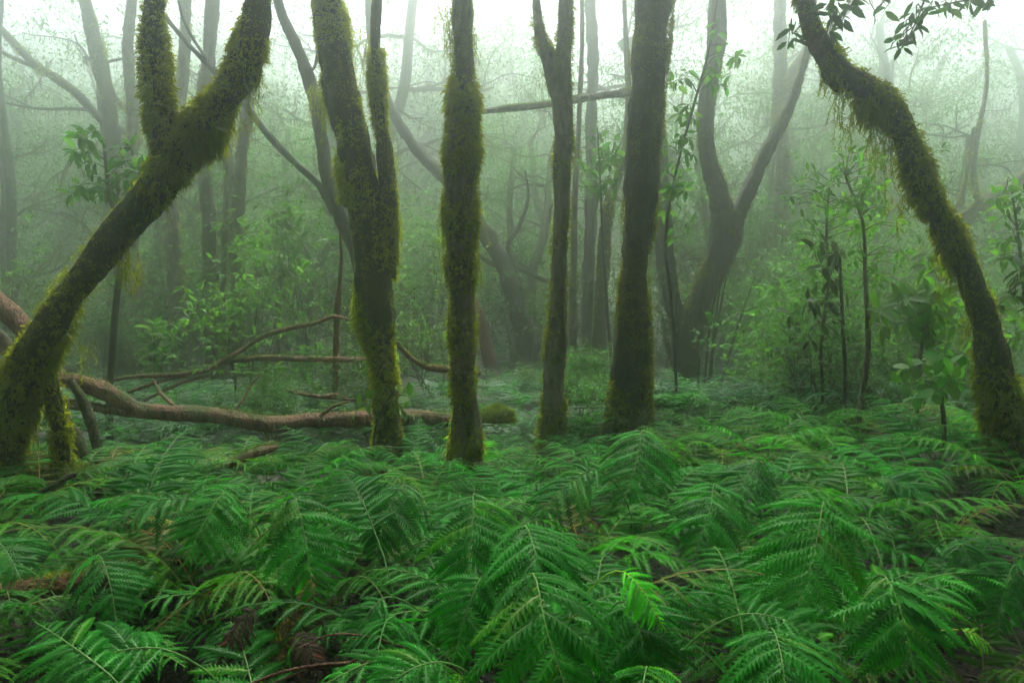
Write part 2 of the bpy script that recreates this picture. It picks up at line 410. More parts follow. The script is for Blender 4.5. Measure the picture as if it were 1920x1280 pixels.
def make_tree(label, D, stems, bark, group=None, moss=None, mossm=M_MOSS, crown=True, hang=(), seg=30, lump=.17, furrow=.055, k=0, name='mossy_tree', leaf=M_LEAFD, cat='tree', patches=(), topz=2.6, ground_base=True):
    """stems: [(name, [(px,py,width_px[,dD])...], reaches_up, stands)]"""
    D = far(D)
    first = pix_rows(stems[0][1], D)
    bx, by = first[0, 0], first[0, 1]
    root = thing(name, (bx, by, gz(bx, by)), label, cat, group)
    ma = Acc(); tops = []
    for si, (nm, pts, up, stands) in enumerate(stems):
        rows = pix_rows(pts, D, rscale=(.78 if D <= 8 else .86) if moss else .95)
        if stands:
            g = gz(rows[0, 0], rows[0, 1]); dz = rows[0, 2] - g
            while dz <= 0 and len(rows) > 2: rows = rows[1:]; dz = rows[0, 2] - g
            if dz > .03: rows = np.vstack([[rows[0, 0], rows[0, 1], g + dz * .35, rows[0, 3] * 1.2], rows])
            rows = np.vstack([[rows[0, 0], rows[0, 1], g - .12, rows[0, 3] * 1.6], rows])
        if up:
            d = nrm(rows[-1, :3] - rows[-2, :3]); r = rows[-1, 3]
            p1 = rows[-1, :3] + (d + np.array([0, 0, .3])) * topz * .5 + R.normal(0, .12, 3); p2 = p1 + (nrm(d + np.array([0, 0, .8]))) * topz * .5
            rows = np.vstack([rows, np.append(p1, r * .8), np.append(p2, r * .55)]); tops.append((p2, d, r * .5))
        ln = np.linalg.norm(np.diff(rows[:, :3], axis=0), axis=1).sum()
        S = spline(rows, int(max(14, min(130, ln / max(rows[:, 3].mean() * .45, .012)))))
        S[:, 3] = np.clip(S[:, 3], rows[:, 3].min() * .7, rows[:, 3].max() * 1.02)
        V, Fc = tube(S, seg, lump, k + si, furrow)
        build(nm, V, Fc, bark, root)
        if moss:
            vis = S[S[:, 2] < CAMZ + .52 * (D + 1)]
            area = (2 * np.pi * vis[:, 3].mean()) * np.linalg.norm(np.diff(vis[:, :3], axis=0), axis=1).sum()
            kw = dict(moss); dens = kw.pop('dens')
            moss_on(ma, vis, int(area * dens), k=k + si, **kw)
    for (px, py, wpx, lpx, n) in hang:
        q = at(px, py, D); strands(ma, q, n, wpx * D / F, lpx * D / F, deep=.1)
    if ma.n: ma.build('moss', mossm, root, kind='stuff')
    if crown and tops: crown_for(root, tops, leaf)
    return root

MS = dict(dens=9000, L=(.02, .055), hang=.6, cover=.75)
make_tree('thick shaggy moss-covered trunk leaning right and forking into two limbs, left edge', 4.8,
    [('trunk', [(12, 890, 58), (22, 800, 64), (46, 705, 78), (95, 610, 80), (160, 515, 78), (225, 430, 75), (290, 360, 74), (322, 312, 76)], False, True),
     ('limb', [(312, 345, 74), (310, 265, 66), (300, 190, 64), (290, 110, 58), (288, 50, 46), (292, -20, 42)], True, False),
     ('limb', [(318, 330, 76), (355, 262, 68), (405, 205, 66), (450, 140, 62), (474, 70, 60), (488, -20, 56)], True, False),
     ('stem', [(118, 860, 30, .1), (106, 780, 32, .1), (84, 690, 44, .1)], False, True)],
    M_BARK, moss=dict(dens=8000, L=(.035, .095), hang=.95, cover=.86), k=0,
    hang=[(235, 470, 30, 80, 14), (245, 500, 18, 60, 8), (130, 640, 50, 80, 14), (475, 130, 30, 110, 14), (60, 780, 40, 90, 8), (440, 215, 40, 50, 10)])
make_tree('mossy trunk with a slimmer stem splitting off its right side, behind the log', 7.0,
    [('trunk', [(728, 812, 66), (722, 740, 54), (716, 680, 58), (708, 620, 84), (702, 560, 86), (697, 480, 78), (692, 420, 88), (678, 345, 80), (662, 270, 76), (640, 190, 84), (628, 110, 72), (618, 40, 66), (610, -20, 62)], True, True),
     ('stem', [(722, 520, 50, .05), (728, 430, 40, .05), (727, 350, 40), (722, 280, 36), (712, 210, 26), (706, 140, 30), (704, 60, 24), (708, -20, 20)], True, False),
     ('burr', [(672, 360, 36, -.02), (655, 372, 40, -.05), (646, 384, 22, -.05)], False, False)],
    M_BARK, moss=dict(dens=8500, L=(.03, .085), hang=.75, cover=.86), k=2, 
    hang=[(605, 160, 30, 90, 14), (612, 200, 22, 70, 10), (692, 60, 18, 110, 12), (698, 100, 14, 80, 8), (738, 290, 10, 80, 6), (735, 380, 10, 70, 5)])
make_tree('straight trunk swollen mid-height by a sleeve of shaggy moss, standing forward in centre', 6.0,
    [('trunk', [(872, 880, 70), (870, 800, 62), (868, 720, 60), (868, 640, 60), (866, 560, 62), (862, 480, 74), (862, 400, 80), (864, 320, 76), (868, 250, 64), (871, 180, 50), (869, 100, 48), (867, 30, 50), (866, -20, 50)], True, True),
     ('root', [(888, 880, 34, -.1), (892, 800, 30, -.08), (884, 730, 22, -.02)], False, True)],
    M_BARKG, moss=dict(dens=9500, L=(.03, .09), hang=.8, cover=.88), k=4,
    hang=[(836, 10, 14, 90, 12), (838, 60, 12, 70, 8), (835, 400, 10, 140, 10), (890, 430, 12, 130, 10), (845, 460, 20, 120, 10), (892, 60, 6, 60, 5)])
make_tree('slim pale brown trunk forking in a narrow Y near the top', 7.5,
    [('trunk', [(1036, 812, 64), (1038, 740, 56), (1041, 660, 52), (1045, 580, 42), (1049, 500, 40), (1052, 420, 44), (1054, 340, 42), (1056, 260, 42), (1054, 180, 46), (1056, 110, 40), (1060, 40, 34), (1062, -20, 32)], True, True),
     ('limb', [(1050, 190, 34), (1032, 120, 34), (1014, 70, 28), (1004, -20, 24)], True, False)],
    M_BARKG, moss=dict(dens=5000, L=(.02, .06), hang=.5, cover=.8), k=6, hang=[(1018, 130, 10, 60, 8), (1030, 620, 8, 60, 4)])
make_tree('thickest trunk, nearly black wet bark, standing on the fern mound', 7.6,
    [('trunk', [(1178, 770, 104), (1182, 700, 92), (1186, 620, 82), (1190, 540, 72), (1193, 460, 70), (1196, 400, 76), (1204, 320, 74), (1210, 240, 74), (1216, 160, 76), (1222, 80, 86), (1228, 0, 90), (1230, -30, 88)], True, True)],
    M_BARKD, moss=dict(dens=8000, L=(.02, .065), hang=.6, cover=.92), mossm=M_MOSS, k=8, hang=[(1250, 120, 10, 80, 6), (1182, 100, 8, 60, 5)])
make_tree('dark double-stemmed tree forking in a wide Y, right of the black trunk', 10.0,
    [('trunk', [(1280, 750, 62), (1286, 680, 58), (1296, 620, 60), (1318, 555, 58), (1342, 500, 60), (1362, 445, 62), (1366, 405, 58)], False, True),
     ('stem', [(1275, 690, 40), (1270, 610, 34), (1258, 540, 32), (1250, 460, 30), (1245, 380, 28), (1243, 300, 24), (1236, 220, 22)], False, False),
     ('limb', [(1364, 425, 46), (1350, 370, 42), (1330, 300, 38), (1322, 240, 38), (1328, 170, 38), (1342, 90, 36), (1346, -20, 34)], True, False),
     ('limb', [(1368, 425, 40), (1398, 375, 36), (1425, 310, 32), (1455, 250, 28), (1475, 215, 24), (1510, 110, 14), (1530, -20, 10)], True, False)],
    M_BARKF, moss=dict(dens=3500, L=(.02, .05), hang=.5, cover=.62, wid=.004), k=10, name='forked_tree')
make_tree('arching moss-draped trunk bending down to the right edge', 4.9,
    [('trunk', [(1902, 880, 52), (1890, 800, 56), (1878, 730, 60), (1862, 650, 58), (1838, 575, 56), (1810, 505, 56), (1778, 440, 54), (1742, 375, 58), (1712, 310, 60), (1694, 250, 54), (1668, 200, 52), (1612, 160, 48), (1562, 122, 46), (1530, 70, 44), (1508, 0, 40), (1498, -30, 40)], True, True),
     ('stem', [(1862, 880, 34, .1), (1858, 790, 34, .08), (1848, 710, 40, .05), (1842, 640, 38, .03)], False, True),
     ('limb', [(1548, 100, 24), (1552, 140, 26), (1572, 170, 14)], False, False)],
    M_BARK, moss=dict(dens=7000, L=(.03, .09), hang=1.0, cover=.92), k=13,
    hang=[(1548, 130, 16, 60, 12), (1575, 160, 8, 110, 10), (1592, 220, 8, 70, 8), (1640, 215, 16, 130, 16), (1655, 270, 10, 110, 8), (1690, 370, 14, 70, 8), (1785, 500, 12, 90, 10), (1770, 470, 10, 60, 6), (1822, 590, 14, 70, 10), (1612, 180, 16, 60, 10)])

# trees of the middle distance, each drawn from its own outline
MID = dict(moss=dict(dens=1500, L=(.03, .07), hang=.5, cover=.6, wid=.006))
make_tree('dark bare-barked tree behind the split trunk, its long limb reaching up left', 9.0,
    [('trunk', [(705, 740, 30, .6), (690, 600, 30, .5), (672, 490, 28, .3), (640, 410, 30), (616, 340, 27), (604, 260, 26), (586, 170, 26), (560, 95, 24), (530, 30, 20), (512, -30, 18)], True, True),
     ('limb', [(630, 400, 20), (596, 345, 17), (548, 300, 15), (500, 250, 14), (462, 200, 13), (400, 132, 12), (350, 80, 10), (300, 20, 9)], False, False),
     ('limb', [(560, 98, 10), (585, 130, 6), (598, 60, 6), (590, -20, 5)], False, False),
     ('limb', [(420, 150, 8), (380, 100, 6), (345, 40, 6), (330, -20, 5)], False, False)], M_BARKF, k=16, name='dark_tree', seg=12)
make_tree('tall trunk pair left of the sapling, right one bare and dark', 11.0,
    [('trunk', [(395, 752, 36), (398, 640, 32), (395, 520, 30), (390, 400, 28), (380, 300, 25), (384, 180, 30), (395, 60, 28), (400, -20, 26)], True, True),
     ('stem', [(440, 752, 36), (444, 640, 30), (446, 520, 28), (446, 400, 26), (454, 290, 24), (464, 200, 24), (478, 80, 20), (480, -20, 18)], True, True),
     ('stem', [(418, 752, 16, .2), (417, 640, 14, .2), (420, 480, 12, .2), (424, 330, 11, .2), (420, 180, 9, .2)], False, True)], M_BARK, k=18, seg=12, **MID)
make_tree('brown trunk with flared foot left of the trunk pair', 11.5,
    [('trunk', [(350, 730, 46), (344, 650, 40), (332, 560, 36), (324, 460, 34), (318, 360, 30), (330, 240, 26), (345, 120, 24), (350, -20, 22)], True, True),
     ('limb', [(350, 620, 14), (372, 570, 10), (400, 540, 7)], False, False)], M_BARKG, k=20, seg=12, **MID)
make_tree('pale mossy trunk under the leaning trunk, nearest its hanging moss', 12.0,
    [('trunk', [(268, 725, 34), (262, 640, 32), (256, 560, 32), (250, 480, 30), (240, 380, 26), (250, 240, 24), (240, 100, 22), (250, -20, 20)], True, True)], M_BARKG, k=22, seg=12, **MID)
make_tree('thin grey trunk between the pale mossy trunk and the flared brown one', 13.5,
    [('trunk', [(292, 700, 26), (290, 600, 24), (296, 500, 24), (300, 380, 20), (290, 240, 18), (296, -20, 16)], True, True)], M_BARKF, k=24, seg=10)
make_tree('dark trunk leaning left in a long diagonal between the central trunks', 12.0,
    [('trunk', [(992, 715, 48), (985, 640, 42), (966, 570, 36), (945, 500, 34), (918, 450, 32), (880, 395, 28), (830, 330, 26), (778, 275, 24), (735, 205, 20), (700, 100, 16), (690, -20, 14)], True, True),
     ('limb', [(984, 650, 26), (978, 580, 22), (965, 510, 18), (955, 460, 14), (975, 420, 9), (990, 370, 6), (985, 320, 5)], False, False),
     ('limb', [(965, 500, 12), (1000, 515, 10), (1030, 530, 8)], False, False),
     ('limb', [(945, 505, 12), (900, 480, 9), (870, 430, 7), (850, 380, 6)], False, False)], M_BARKF, k=26, seg=12, name='leaning_tree')
make_tree('short reddish leaning stem low behind the centre trunk', 11.0,
    [('trunk', [(925, 715, 30), (912, 650, 26), (896, 585, 22), (870, 530, 16), (840, 480, 12)], False, True)], M_TWIG, k=28, crown=False, seg=10, name='broken_stem')
make_tree('slender trunk just left of the thickest black trunk, moss on its right side', 11.0,
    [('trunk', [(1120, 740, 34), (1124, 640, 30), (1128, 540, 28), (1134, 440, 26), (1142, 380, 24), (1160, 330, 18), (1175, 260, 14), (1170, -20, 12)], True, True)], M_BARK, k=30, seg=12, **MID)
make_tree('slender grey trunk, second to the left of the black trunk', 12.5,
    [('trunk', [(1096, 725, 26), (1100, 620, 24), (1104, 500, 24), (1110, 380, 24), (1108, 260, 22), (1112, 140, 22), (1106, -20, 20)], True, True)], M_BARKF, k=32, seg=12)
make_tree('thinnest straight stem beside the Y-forked pale trunk', 10.5,
    [('trunk', [(1074, 720, 18), (1074, 600, 16), (1076, 480, 15), (1078, 360, 13), (1085, 240, 11), (1090, -20, 9)], True, True)], M_BARKG, k=34, seg=10, **MID)
make_tree('misty upright trunk with a limb raised right, above the wide Y fork', 13.5,
    [('trunk', [(1440, 740, 34, .5), (1455, 600, 32, .4), (1462, 450, 30, .2), (1468, 320, 30), (1462, 220, 32), (1462, 110, 28), (1462, -20, 26)], True, True),
     ('limb', [(1464, 190, 26), (1490, 130, 26), (1520, 90, 20), (1580, 30, 14), (1620, -20, 12)], True, False)], M_BARKG, k=36, seg=12, **MID)
make_tree('misty trunk slanting up to the right edge behind the arching trunk', 11.5,
    [('trunk', [(1640, 660, 50, 1), (1665, 600, 46, .8), (1705, 520, 42, .5), (1760, 450, 38, .3), (1820, 400, 32), (1880, 355, 28), (1940, 318, 26), (2060, 200, 22)], True, True),
     ('limb', [(1836, 390, 16), (1826, 330, 12), (1832, 260, 10), (1850, 160, 8), (1846, 40, 7)], False, False),
     ('limb', [(1780, 430, 10), (1810, 340, 8), (1826, 240, 7)], False, False)], M_BARKG, k=38, seg=12, name='slanting_tree', **MID)
make_tree('crooked trunk with drooping limbs at the upper left', 12.5,
    [('trunk', [(226, 640, 36), (218, 520, 33), (222, 400, 32), (210, 300, 32), (208, 210, 30), (188, 130, 29), (174, 60, 28), (152, -20, 27)], True, True),
     ('limb', [(214, 300, 20), (260, 262, 16), (200, 232, 18), (150, 182, 18), (110, 150, 17), (70, 125, 16), (30, 85, 16), (-30, 20, 14)], False, False),
     ('limb', [(68, 126, 12), (30, 112, 10), (-20, 85, 8)], False, False),
     ('limb', [(195, 140, 14), (220, 190, 12), (275, 225, 10), (310, 300, 8)], False, False)], M_BARK, k=40, seg=12, name='crooked_tree', **MID)
make_tree('thin dark trunk at the far left edge behind the leaning trunk', 12.0,
    [('trunk', [(32, 700, 22), (26, 560, 20), (22, 450, 18), (20, 340, 17), (8, 250, 16), (-4, 150, 14), (0, -20, 12)], True, True)], M_BARKF, k=42, seg=10)

# ------------------------------------------------------------------ branches and fallen wood
def fallen(name, label, pts, D, bark, cat, seg=16, lump=.17, moss=None, mossm=M_MOSSB, k=0, subs=(), n=60, furrow=.03):
    rows = pix_rows(pts, D, rscale=.8); S = spline(rows, n)
    root = thing(name, tuple(S[len(S) // 2, :3]), label, cat)
    V, Fc = tube(S, seg, lump, k, furrow); build('wood', V, Fc, bark, root)
    for q in subs:
        s2 = spline(pix_rows(q, D), 30); V, Fc = tube(s2, 9, lump, k + 3, furrow); build('side_branch', V, Fc, bark, root)
    if moss:
        a = Acc(); c = int(2 * np.pi * S[:, 3].mean() * np.linalg.norm(np.diff(S[:, :3], axis=0), axis=1).sum() * moss)
        top_moss(a, S, c, k); 
        if a.n: a.build('moss', mossm, root, kind='stuff')
    return root
def top_moss(acc, S, c, k, L=(.014, .045), cover=.6):
    P, r = S[:, :3], S[:, 3]; T, Nn, B = frames(P); i = R.choice(len(P), c, p=r / r.sum()); a = R.uniform(0, 6.28, c)
    n = np.cos(a)[:, None] * Nn[i] + np.sin(a)[:, None] * B[i]
    p = P[i] + np.gradient(P, axis=0)[i] * R.uniform(-.5, .5, c)[:, None] + n * r[i][:, None] * .97
    keep = (n[:, 2] + .6 * wav(p, 2.5, k)) > (1.15 - cover); p, n = p[keep], n[keep]; c = len(p)
    d = nrm(n + R.normal(0, .5, (c, 3))); side = nrm(np.cross(d, R.normal(size=(c, 3))))
    V, Fc = ribbons(p, d, nrm(d + R.normal(0, .3, (c, 3))), R.uniform(*L, c), R.uniform(.002, .004, c), side); acc.add(V, Fc)

fallen('fallen_log', 'long reddish brown fallen log with mossy top, lying across behind the ferns on the left',
    [(96, 706, 30, -.9), (150, 718, 36, -.8), (205, 738, 36, -.7), (255, 768, 38, -.6), (320, 774, 40, -.5), (400, 779, 40, -.3), (470, 790, 40, -.1), (515, 797, 42), (570, 788, 36, .2), (640, 786, 38, .4), (700, 784, 38, .5), (780, 783, 36, .6), (840, 786, 34, .7)],
    7.2, M_LOG, 'log', moss=5000, k=3, n=110, subs=[[(430, 782, 9, -.2), (455, 750, 7, -.1), (470, 722, 5), (490, 700, 3)], [(330, 765, 8, -.5), (300, 735, 6, -.4), (288, 712, 4, -.3)], [(600, 780, 8, .2), (625, 762, 6, .2), (655, 752, 4, .2)], [(-20, 744, 18, -.9), (60, 748, 18, -.85), (130, 756, 20, -.8), (200, 766, 22, -.7), (260, 775, 20, -.6)]])
fallen('fallen_branch', 'thin curving fallen branch rising to the leaning pole, behind the log',
    [(190, 716, 10), (250, 706, 10), (330, 702, 10), (385, 694, 12), (420, 676, 14), (455, 655, 12), (490, 632, 12), (540, 616, 11), (590, 606, 10), (625, 594, 9), (660, 600, 6)], 8.6, M_LOG, 'branch', 8, moss=2500, k=4,
    subs=[[(240, 735, 7), (300, 715, 7), (350, 703, 7)], [(270, 750, 6), (330, 722, 6), (380, 705, 6)]])
fallen('fallen_branch', 'straight mossy pole lying level between the brown log and split trunk',
    [(415, 680, 10), (450, 674, 14), (500, 671, 15), (560, 673, 14), (630, 675, 15), (700, 676, 14)], 8.8, M_LOG, 'branch', 9, moss=4000, k=5)
fallen('fallen_branch', 'bright moss-coated branch sagging between split trunk and centre trunk',
    [(742, 640, 9), (768, 668, 11), (790, 684, 14), (820, 691, 16), (850, 694, 16), (900, 700, 14)], 8.4, M_LOG, 'branch', 9, moss=7000, k=6)
fallen('fallen_stick', 'short pale stick resting on ferns above the log', [(535, 730, 7), (575, 740, 9), (620, 745, 10), (660, 749, 9), (690, 752, 7)], 8.0, M_LOG, 'stick', 8, moss=2000, k=7,
    subs=[[(600, 743, 7), (630, 740, 6), (655, 752, 5)]])
fallen('dead_pole', 'upright reddish dead pole crossed by thin branches, left of the split trunk', [(628, 745, 17), (630, 680, 15), (631, 600, 14), (637, 530, 10), (640, 480, 8), (636, 420, 5)], 9.0, M_TWIG, 'pole', 10, k=8)
fallen('hanging_branch', 'level mossy branch hanging high between the central trunks', [(895, 212, 8), (930, 206, 13), (990, 201, 15), (1040, 194, 14), (1085, 186, 17), (1130, 180, 18), (1190, 172, 18)], far(9.6), M_BARKG, 'branch', 10, moss=16000, k=9, mossm=M_MOSSB, lump=.2)
fallen('fallen_log', 'rotten dark red log with mossy patches, lower left under ferns', [(-60, 1132, 66, -.2), (40, 1112, 62, -.1), (120, 1098, 60), (190, 1082, 58, .1), (260, 1068, 62, .2), (330, 1050, 54, .3), (372, 1046, 40, .3)], 3.1, M_LOGD, 'log', 20, .12, moss=4500, k=11, n=90, mossm=M_MOSS,
    subs=[[(230, 1110, 30, .1), (300, 1105, 32, .15), (360, 1100, 22, .2)]])
fallen('fallen_stick', 'dark stick slanting up from the left edge', [(-20, 980, 14), (40, 945, 14), (90, 915, 13), (140, 888, 12)], 4.0, M_BARKD, 'stick', 8, k=12)
fallen('dead_branch', 'moss-spotted dead branch rising out of the bottom ferns', [(490, 1300, 46, -.1), (515, 1240, 42), (535, 1190, 38, .1), (560, 1140, 32, .2), (590, 1090, 24, .4)], 2.4, M_LOGD, 'branch', 14, moss=4500, k=13, mossm=M_MOSS)
fallen('mossy_root', 'arched root thick with yellow moss, below the long log', [(350, 930, 24, -.1), (395, 892, 28), (435, 868, 30), (470, 852, 28, .1), (520, 838, 20, .3)], 5.6, M_LOG, 'root', 10, moss=8000, k=14)
fallen('mossy_stub', 'mossy stub leaning left, between leaning trunk and log', [(168, 890, 34), (150, 840, 34), (130, 800, 30), (112, 765, 26), (100, 735, 18)], 5.6, M_BARK, 'stem', 12, moss=3500, k=15)
fallen('mossy_stub', 'second thinner mossy stub under the log', [(190, 890, 20), (180, 830, 22), (170, 790, 24), (150, 740, 20), (130, 710, 14)], 5.9, M_BARK, 'stem', 12, moss=3500, k=16)
fallen('fallen_log', 'brown fallen trunk entering at the left edge behind the leaning trunk', [(-60, 520, 36), (-10, 560, 40), (20, 590, 44), (50, 622, 40), (90, 680, 30)], 6.2, M_LOG, 'log', 14, moss=2500, k=17, subs=[[(-40, 600, 30), (0, 640, 28), (40, 680, 20)]])
for lab, pts in (('lowest red twig among the bottom ferns', [(430, 1300, 7), (520, 1262, 8), (600, 1246, 8), (700, 1243, 9), (800, 1250, 7)]),
                 ('forked pale twig at the bottom, above the lowest red one', [(500, 1285, 6), (580, 1255, 6), (640, 1246, 6), (690, 1226, 4)]),
                 ('grey twig bent across the dark gap at the bottom', [(560, 1215, 5), (620, 1190, 5), (700, 1195, 6), (760, 1215, 5)])):
    fallen('twig', lab, pts, 2.15, M_TWIG, 'twig', 7, .05, k=2, n=24)
def mound(label, px, py, D, rx, rz, k):
    c = at(px, py, D); nu, nv = 26, 12
    a, b = np.meshgrid(np.linspace(0, 2 * np.pi, nu, endpoint=False), np.linspace(0, np.pi / 2, nv))
    d = np.stack([np.cos(a) * np.cos(b), np.sin(a) * np.cos(b), np.sin(b)], -1)
    V = d * np.array([rx, rx * .7, rz]); V = V * (1 + .16 * wav(V + c, 7, k))[..., None] + c
    i = np.arange(nv - 1)[:, None] * nu; j = np.arange(nu)[None]; Q = np.stack([i + j, i + (j + 1) % nu, i + nu + (j + 1) % nu, i + nu + j], -1).reshape(-1, 4)
    root = thing('moss_mound', c, label, 'moss mound'); build('cushion', V.reshape(-1, 3), [Q], M_BARK, root)
    ac = Acc(); n = 3500; ii = R.integers(0, nu * nv, n); p = V.reshape(-1, 3)[ii] + R.normal(0, .012, (n, 3)); nn = d.reshape(-1, 3)[ii]
    dd = nrm(nn + R.normal(0, .5, (n, 3))); Vv, Fc = ribbons(p, dd, nrm(dd + np.array([0, 0, -.3])), R.uniform(.015, .045, n), R.uniform(.002, .004, n), nrm(np.cross(dd, R.normal(size=(n, 3))))); ac.add(Vv, Fc)
    ac.build('moss', M_MOSSB, root, kind='stuff')
mound('bright yellow-green moss cushion right of the centre trunk', 932, 790, 7.4, .2, .16, 3)
mound('low dark green moss mound beside the leaning trunk foot', 120, 915, 4.9, .3, .17, 5)

# ------------------------------------------------------------------ ferns
def pinna_mesh(name, K, curve, wide=.15, mats=(M_FERN, M_RACHIS), seed=0):
    g = np.random.default_rng(seed); V = []; T3 = []; mi = []
    dx = 1.0 / (K + .6)
    def zz(x, y): return .12 * x - curve * x**2.2 - .1 * abs(y)
    for s in (1, -1):
        for k in range(K):
            x = .015 + k * dx + (dx * .4 if s < 0 else 0); h = wide * min(1, .62 + x * 3.2) * (1 - x**2.4)**.9 * g.uniform(.9, 1.08)
            h = max(h, .012); sw = .42 + .25 * x
            pts = [(x, 0), (x + dx * 1.0, 0), (x + dx * .74 + sw * h * .6, h * .6), (x + dx * .5 + sw * h * 1.05, h), (x + dx * .0 + sw * h * .5, h * .55)]
            b = len(V); lift = g.uniform(-.2, .2); roll = (0, 0, .3 * dx, 0, -.3 * dx)
            for q, (xx, yy) in enumerate(pts): V.append((xx, yy * s, zz(xx, yy) + lift * yy + roll[q]))
            for tri in ((0, 1, 2), (0, 2, 4), (4, 2, 3)):
                t = [b + i for i in tri]; T3.append(t if s > 0 else t[::-1]); mi.append(0)
    n = 7; b = len(V)
    for i in range(n):
        x = i / (n - 1) * .95; wv = .0045 * (1 - x * .75)
        V += [(x, -wv, zz(x, 0) + .004), (x, wv, zz(x, 0) + .004)]
    for i in range(n - 1):
        q = b + i * 2; T3 += [[q, q + 2, q + 3], [q, q + 3, q + 1]]; mi += [1, 1]
    return np.array(V), np.array(T3), np.array(mi)
HI = [pinna_mesh('pinna', 15, c, seed=i) for i, c in enumerate((.2, .35, .5, .65))]
LO = [pinna_mesh('pinna', 9, c, .14, seed=i + 9) for i, c in enumerate((.25, .5))]
PIN_ME = [mesh('pinna', V, [T], [M_FERN, M_RACHIS], [m], smooth=False) for V, T, m in HI]
PIN_DEAD = [mesh('dead_pinna', V, [T], [M_DEAD, M_DEAD], [m], smooth=False) for V, T, m in HI[2:]]

def blade(rows, s0, W, npair, up, rng, phi=.34, droop=.28):
    W = W * .93
    """pinna frames along the frond axis rows(n,3): list of (pos, x, y, z, len)"""
    n = len(rows); T = nrm(np.gradient(rows, axis=0)); out = []
    for i in range(npair):
        f = i / (npair - 1); s = s0 + (.985 - s0) * (f**.92); k = s * (n - 1); j = min(int(k), n - 2); p = rows[j] + (rows[j + 1] - rows[j]) * (k - j); t = T[j]
        nrmv = nrm(up - t * (up @ t)); side = np.cross(t, nrmv)
        l = W * (.78 + .9 * f if f < .24 else (1 - ((f - .24) / .76)**1.35 * .9)) * rng.uniform(.92, 1.05)
        if f < .24: l = W * (.74 + 1.08 * f)
        ph = phi + .5 * f
        for sg in (1, -1):
            if rng.random() < .035: continue
            d = nrm(side * sg * math.cos(ph) + t * math.sin(ph) - nrmv * (droop * rng.uniform(.4, 1.4) - .08) + rng.normal(0, .08, 3))
            zz = nrmv * 1.0 + np.array([0, 0, .3]); z = nrm(zz - d * (zz @ d) + rng.normal(0, .08, 3)); z = nrm(z - d * (z @ d)); y = np.cross(z, d)
            out.append((p + t * sg * .006, d, y, z, l))
    return out

def frond_axis(L, th0, th1, az, rng, n=18, pw=1.25):
    s = np.linspace(0, 1, n); th = th0 - (th0 - th1) * s**pw + rng.normal(0, .03, n)
    r = np.concatenate([[0], np.cumsum(np.cos(th[:-1]))]) * L / (n - 1); z = np.concatenate([[0], np.cumsum(np.sin(th[:-1]))]) * L / (n - 1)
    b = rng.normal(0, .12) * s**2 * L
    return np.stack([r * math.cos(az) - b * math.sin(az), r * math.sin(az) + b * math.cos(az), z], -1)

def frond_joined(rows, pins, variants, parent, tint=None, mats=(M_FERN, M_RACHIS), rad=.0045):
    a = Acc()
    for (p, x, y, z, l) in pins:
        V, T, m = variants[R.integers(len(variants))]
        Vw = p + l * (V[:, :1] * x + V[:, 1:2] * y + V[:, 2:] * z)
        for mm in (0, 1): a.add(Vw if mm == 0 else np.zeros((0, 3)), [T[m == mm] - (0 if mm == 0 else len(Vw))], mm)
    V, Fc = tube(np.column_stack([rows, np.linspace(rad, rad * .3, len(rows))]), 4); a.add(V, Fc, 1)
    o = put('frond', a.mesh('frond', list(mats), smooth=False), parent)
    if tint: o.color = tint
    return o

def frond_parts(rows, pins, parent, tint, meshes=PIN_ME, rad=.0045, mr=M_RACHIS, name='frond'):
    V, Fc = tube(np.column_stack([rows, np.linspace(rad, rad * .3, len(rows))]), 6)
    fr = put(name, mesh('rachis', V, Fc, mr), parent); fr.color = tint
    for (p, x, y, z, l) in pins:
        o = bpy.data.objects.new('pinna', meshes[R.integers(len(meshes))]); COL.objects.link(o); o.parent = fr; o.color = tint if R.random() > .05 else (min(tint[0] * 2.6, 4), tint[1] * 1.25, tint[2], 1)
        M = Matrix(((x[0] * l, y[0] * l, z[0] * l, p[0]), (x[1] * l, y[1] * l, z[1] * l, p[1]), (x[2] * l, y[2] * l, z[2] * l, p[2]), (0, 0, 0, 1)))
        o.matrix_basis = M
    return fr

def bez(ps, n=20): return spline(np.array([list(p) + [0] for p in ps]), n)[:, :3]

# hero ferns: the main frond is given by where its blade starts, bends and ends; others fan out round the same rootstock
UPV = np.array([0, -.35, 1.0])
def hero(label, S, Mid, T, W, tint=(1, 1, 1, 1), extra=4, back=.3, meshes=PIN_ME, npair=15, L=.9, azs=None, mr=M_RACHIS, name='fern', cat='fern'):
    S, Mid, T = at(*S), at(*Mid), at(*T)
    d = nrm((T - S) * np.array([1, 1, 0]) + 1e-6)
    b = S - d * back; g = gz(b[0], b[1]); b = np.array([b[0], b[1], g])
    root = thing(name, b, label, cat, 'ferns in the foreground')
    rows = bez([b - b, (b * .6 + S * .4) - b + np.array([0, 0, (S[2] - g) * .32]), S - b, Mid - b, T - b], 22)
    seglen = np.linalg.norm(np.diff(rows, axis=0), axis=1).cumsum(); s0 = float(np.interp(np.linalg.norm(rows - (S - b), axis=1).argmin(), [0, 21], [0, 1]))
    frond_parts(rows, blade(rows, s0, W, npair, UPV, R), root, tint, meshes, mr=mr)
    az0 = math.atan2(d[1], d[0])
    for e in range(extra):
        az = az0 + (azs[e] if azs else (1.0 + 4.3 * (e + .5) / extra + R.normal(0, .2)))
        l = L * R.uniform(.75, 1.05); rows = frond_axis(l, R.uniform(1.15, 1.35), R.uniform(-.9, -.35), az, R)
        tn = tuple(c * R.uniform(.85, 1.1) for c in tint[:3]) + (1,)
        frond_parts(rows, blade(rows, .3, W * R.uniform(.75, .95), 12, np.array([0, 0, 1.0]), R), root, tn, meshes, mr=mr)
    return root
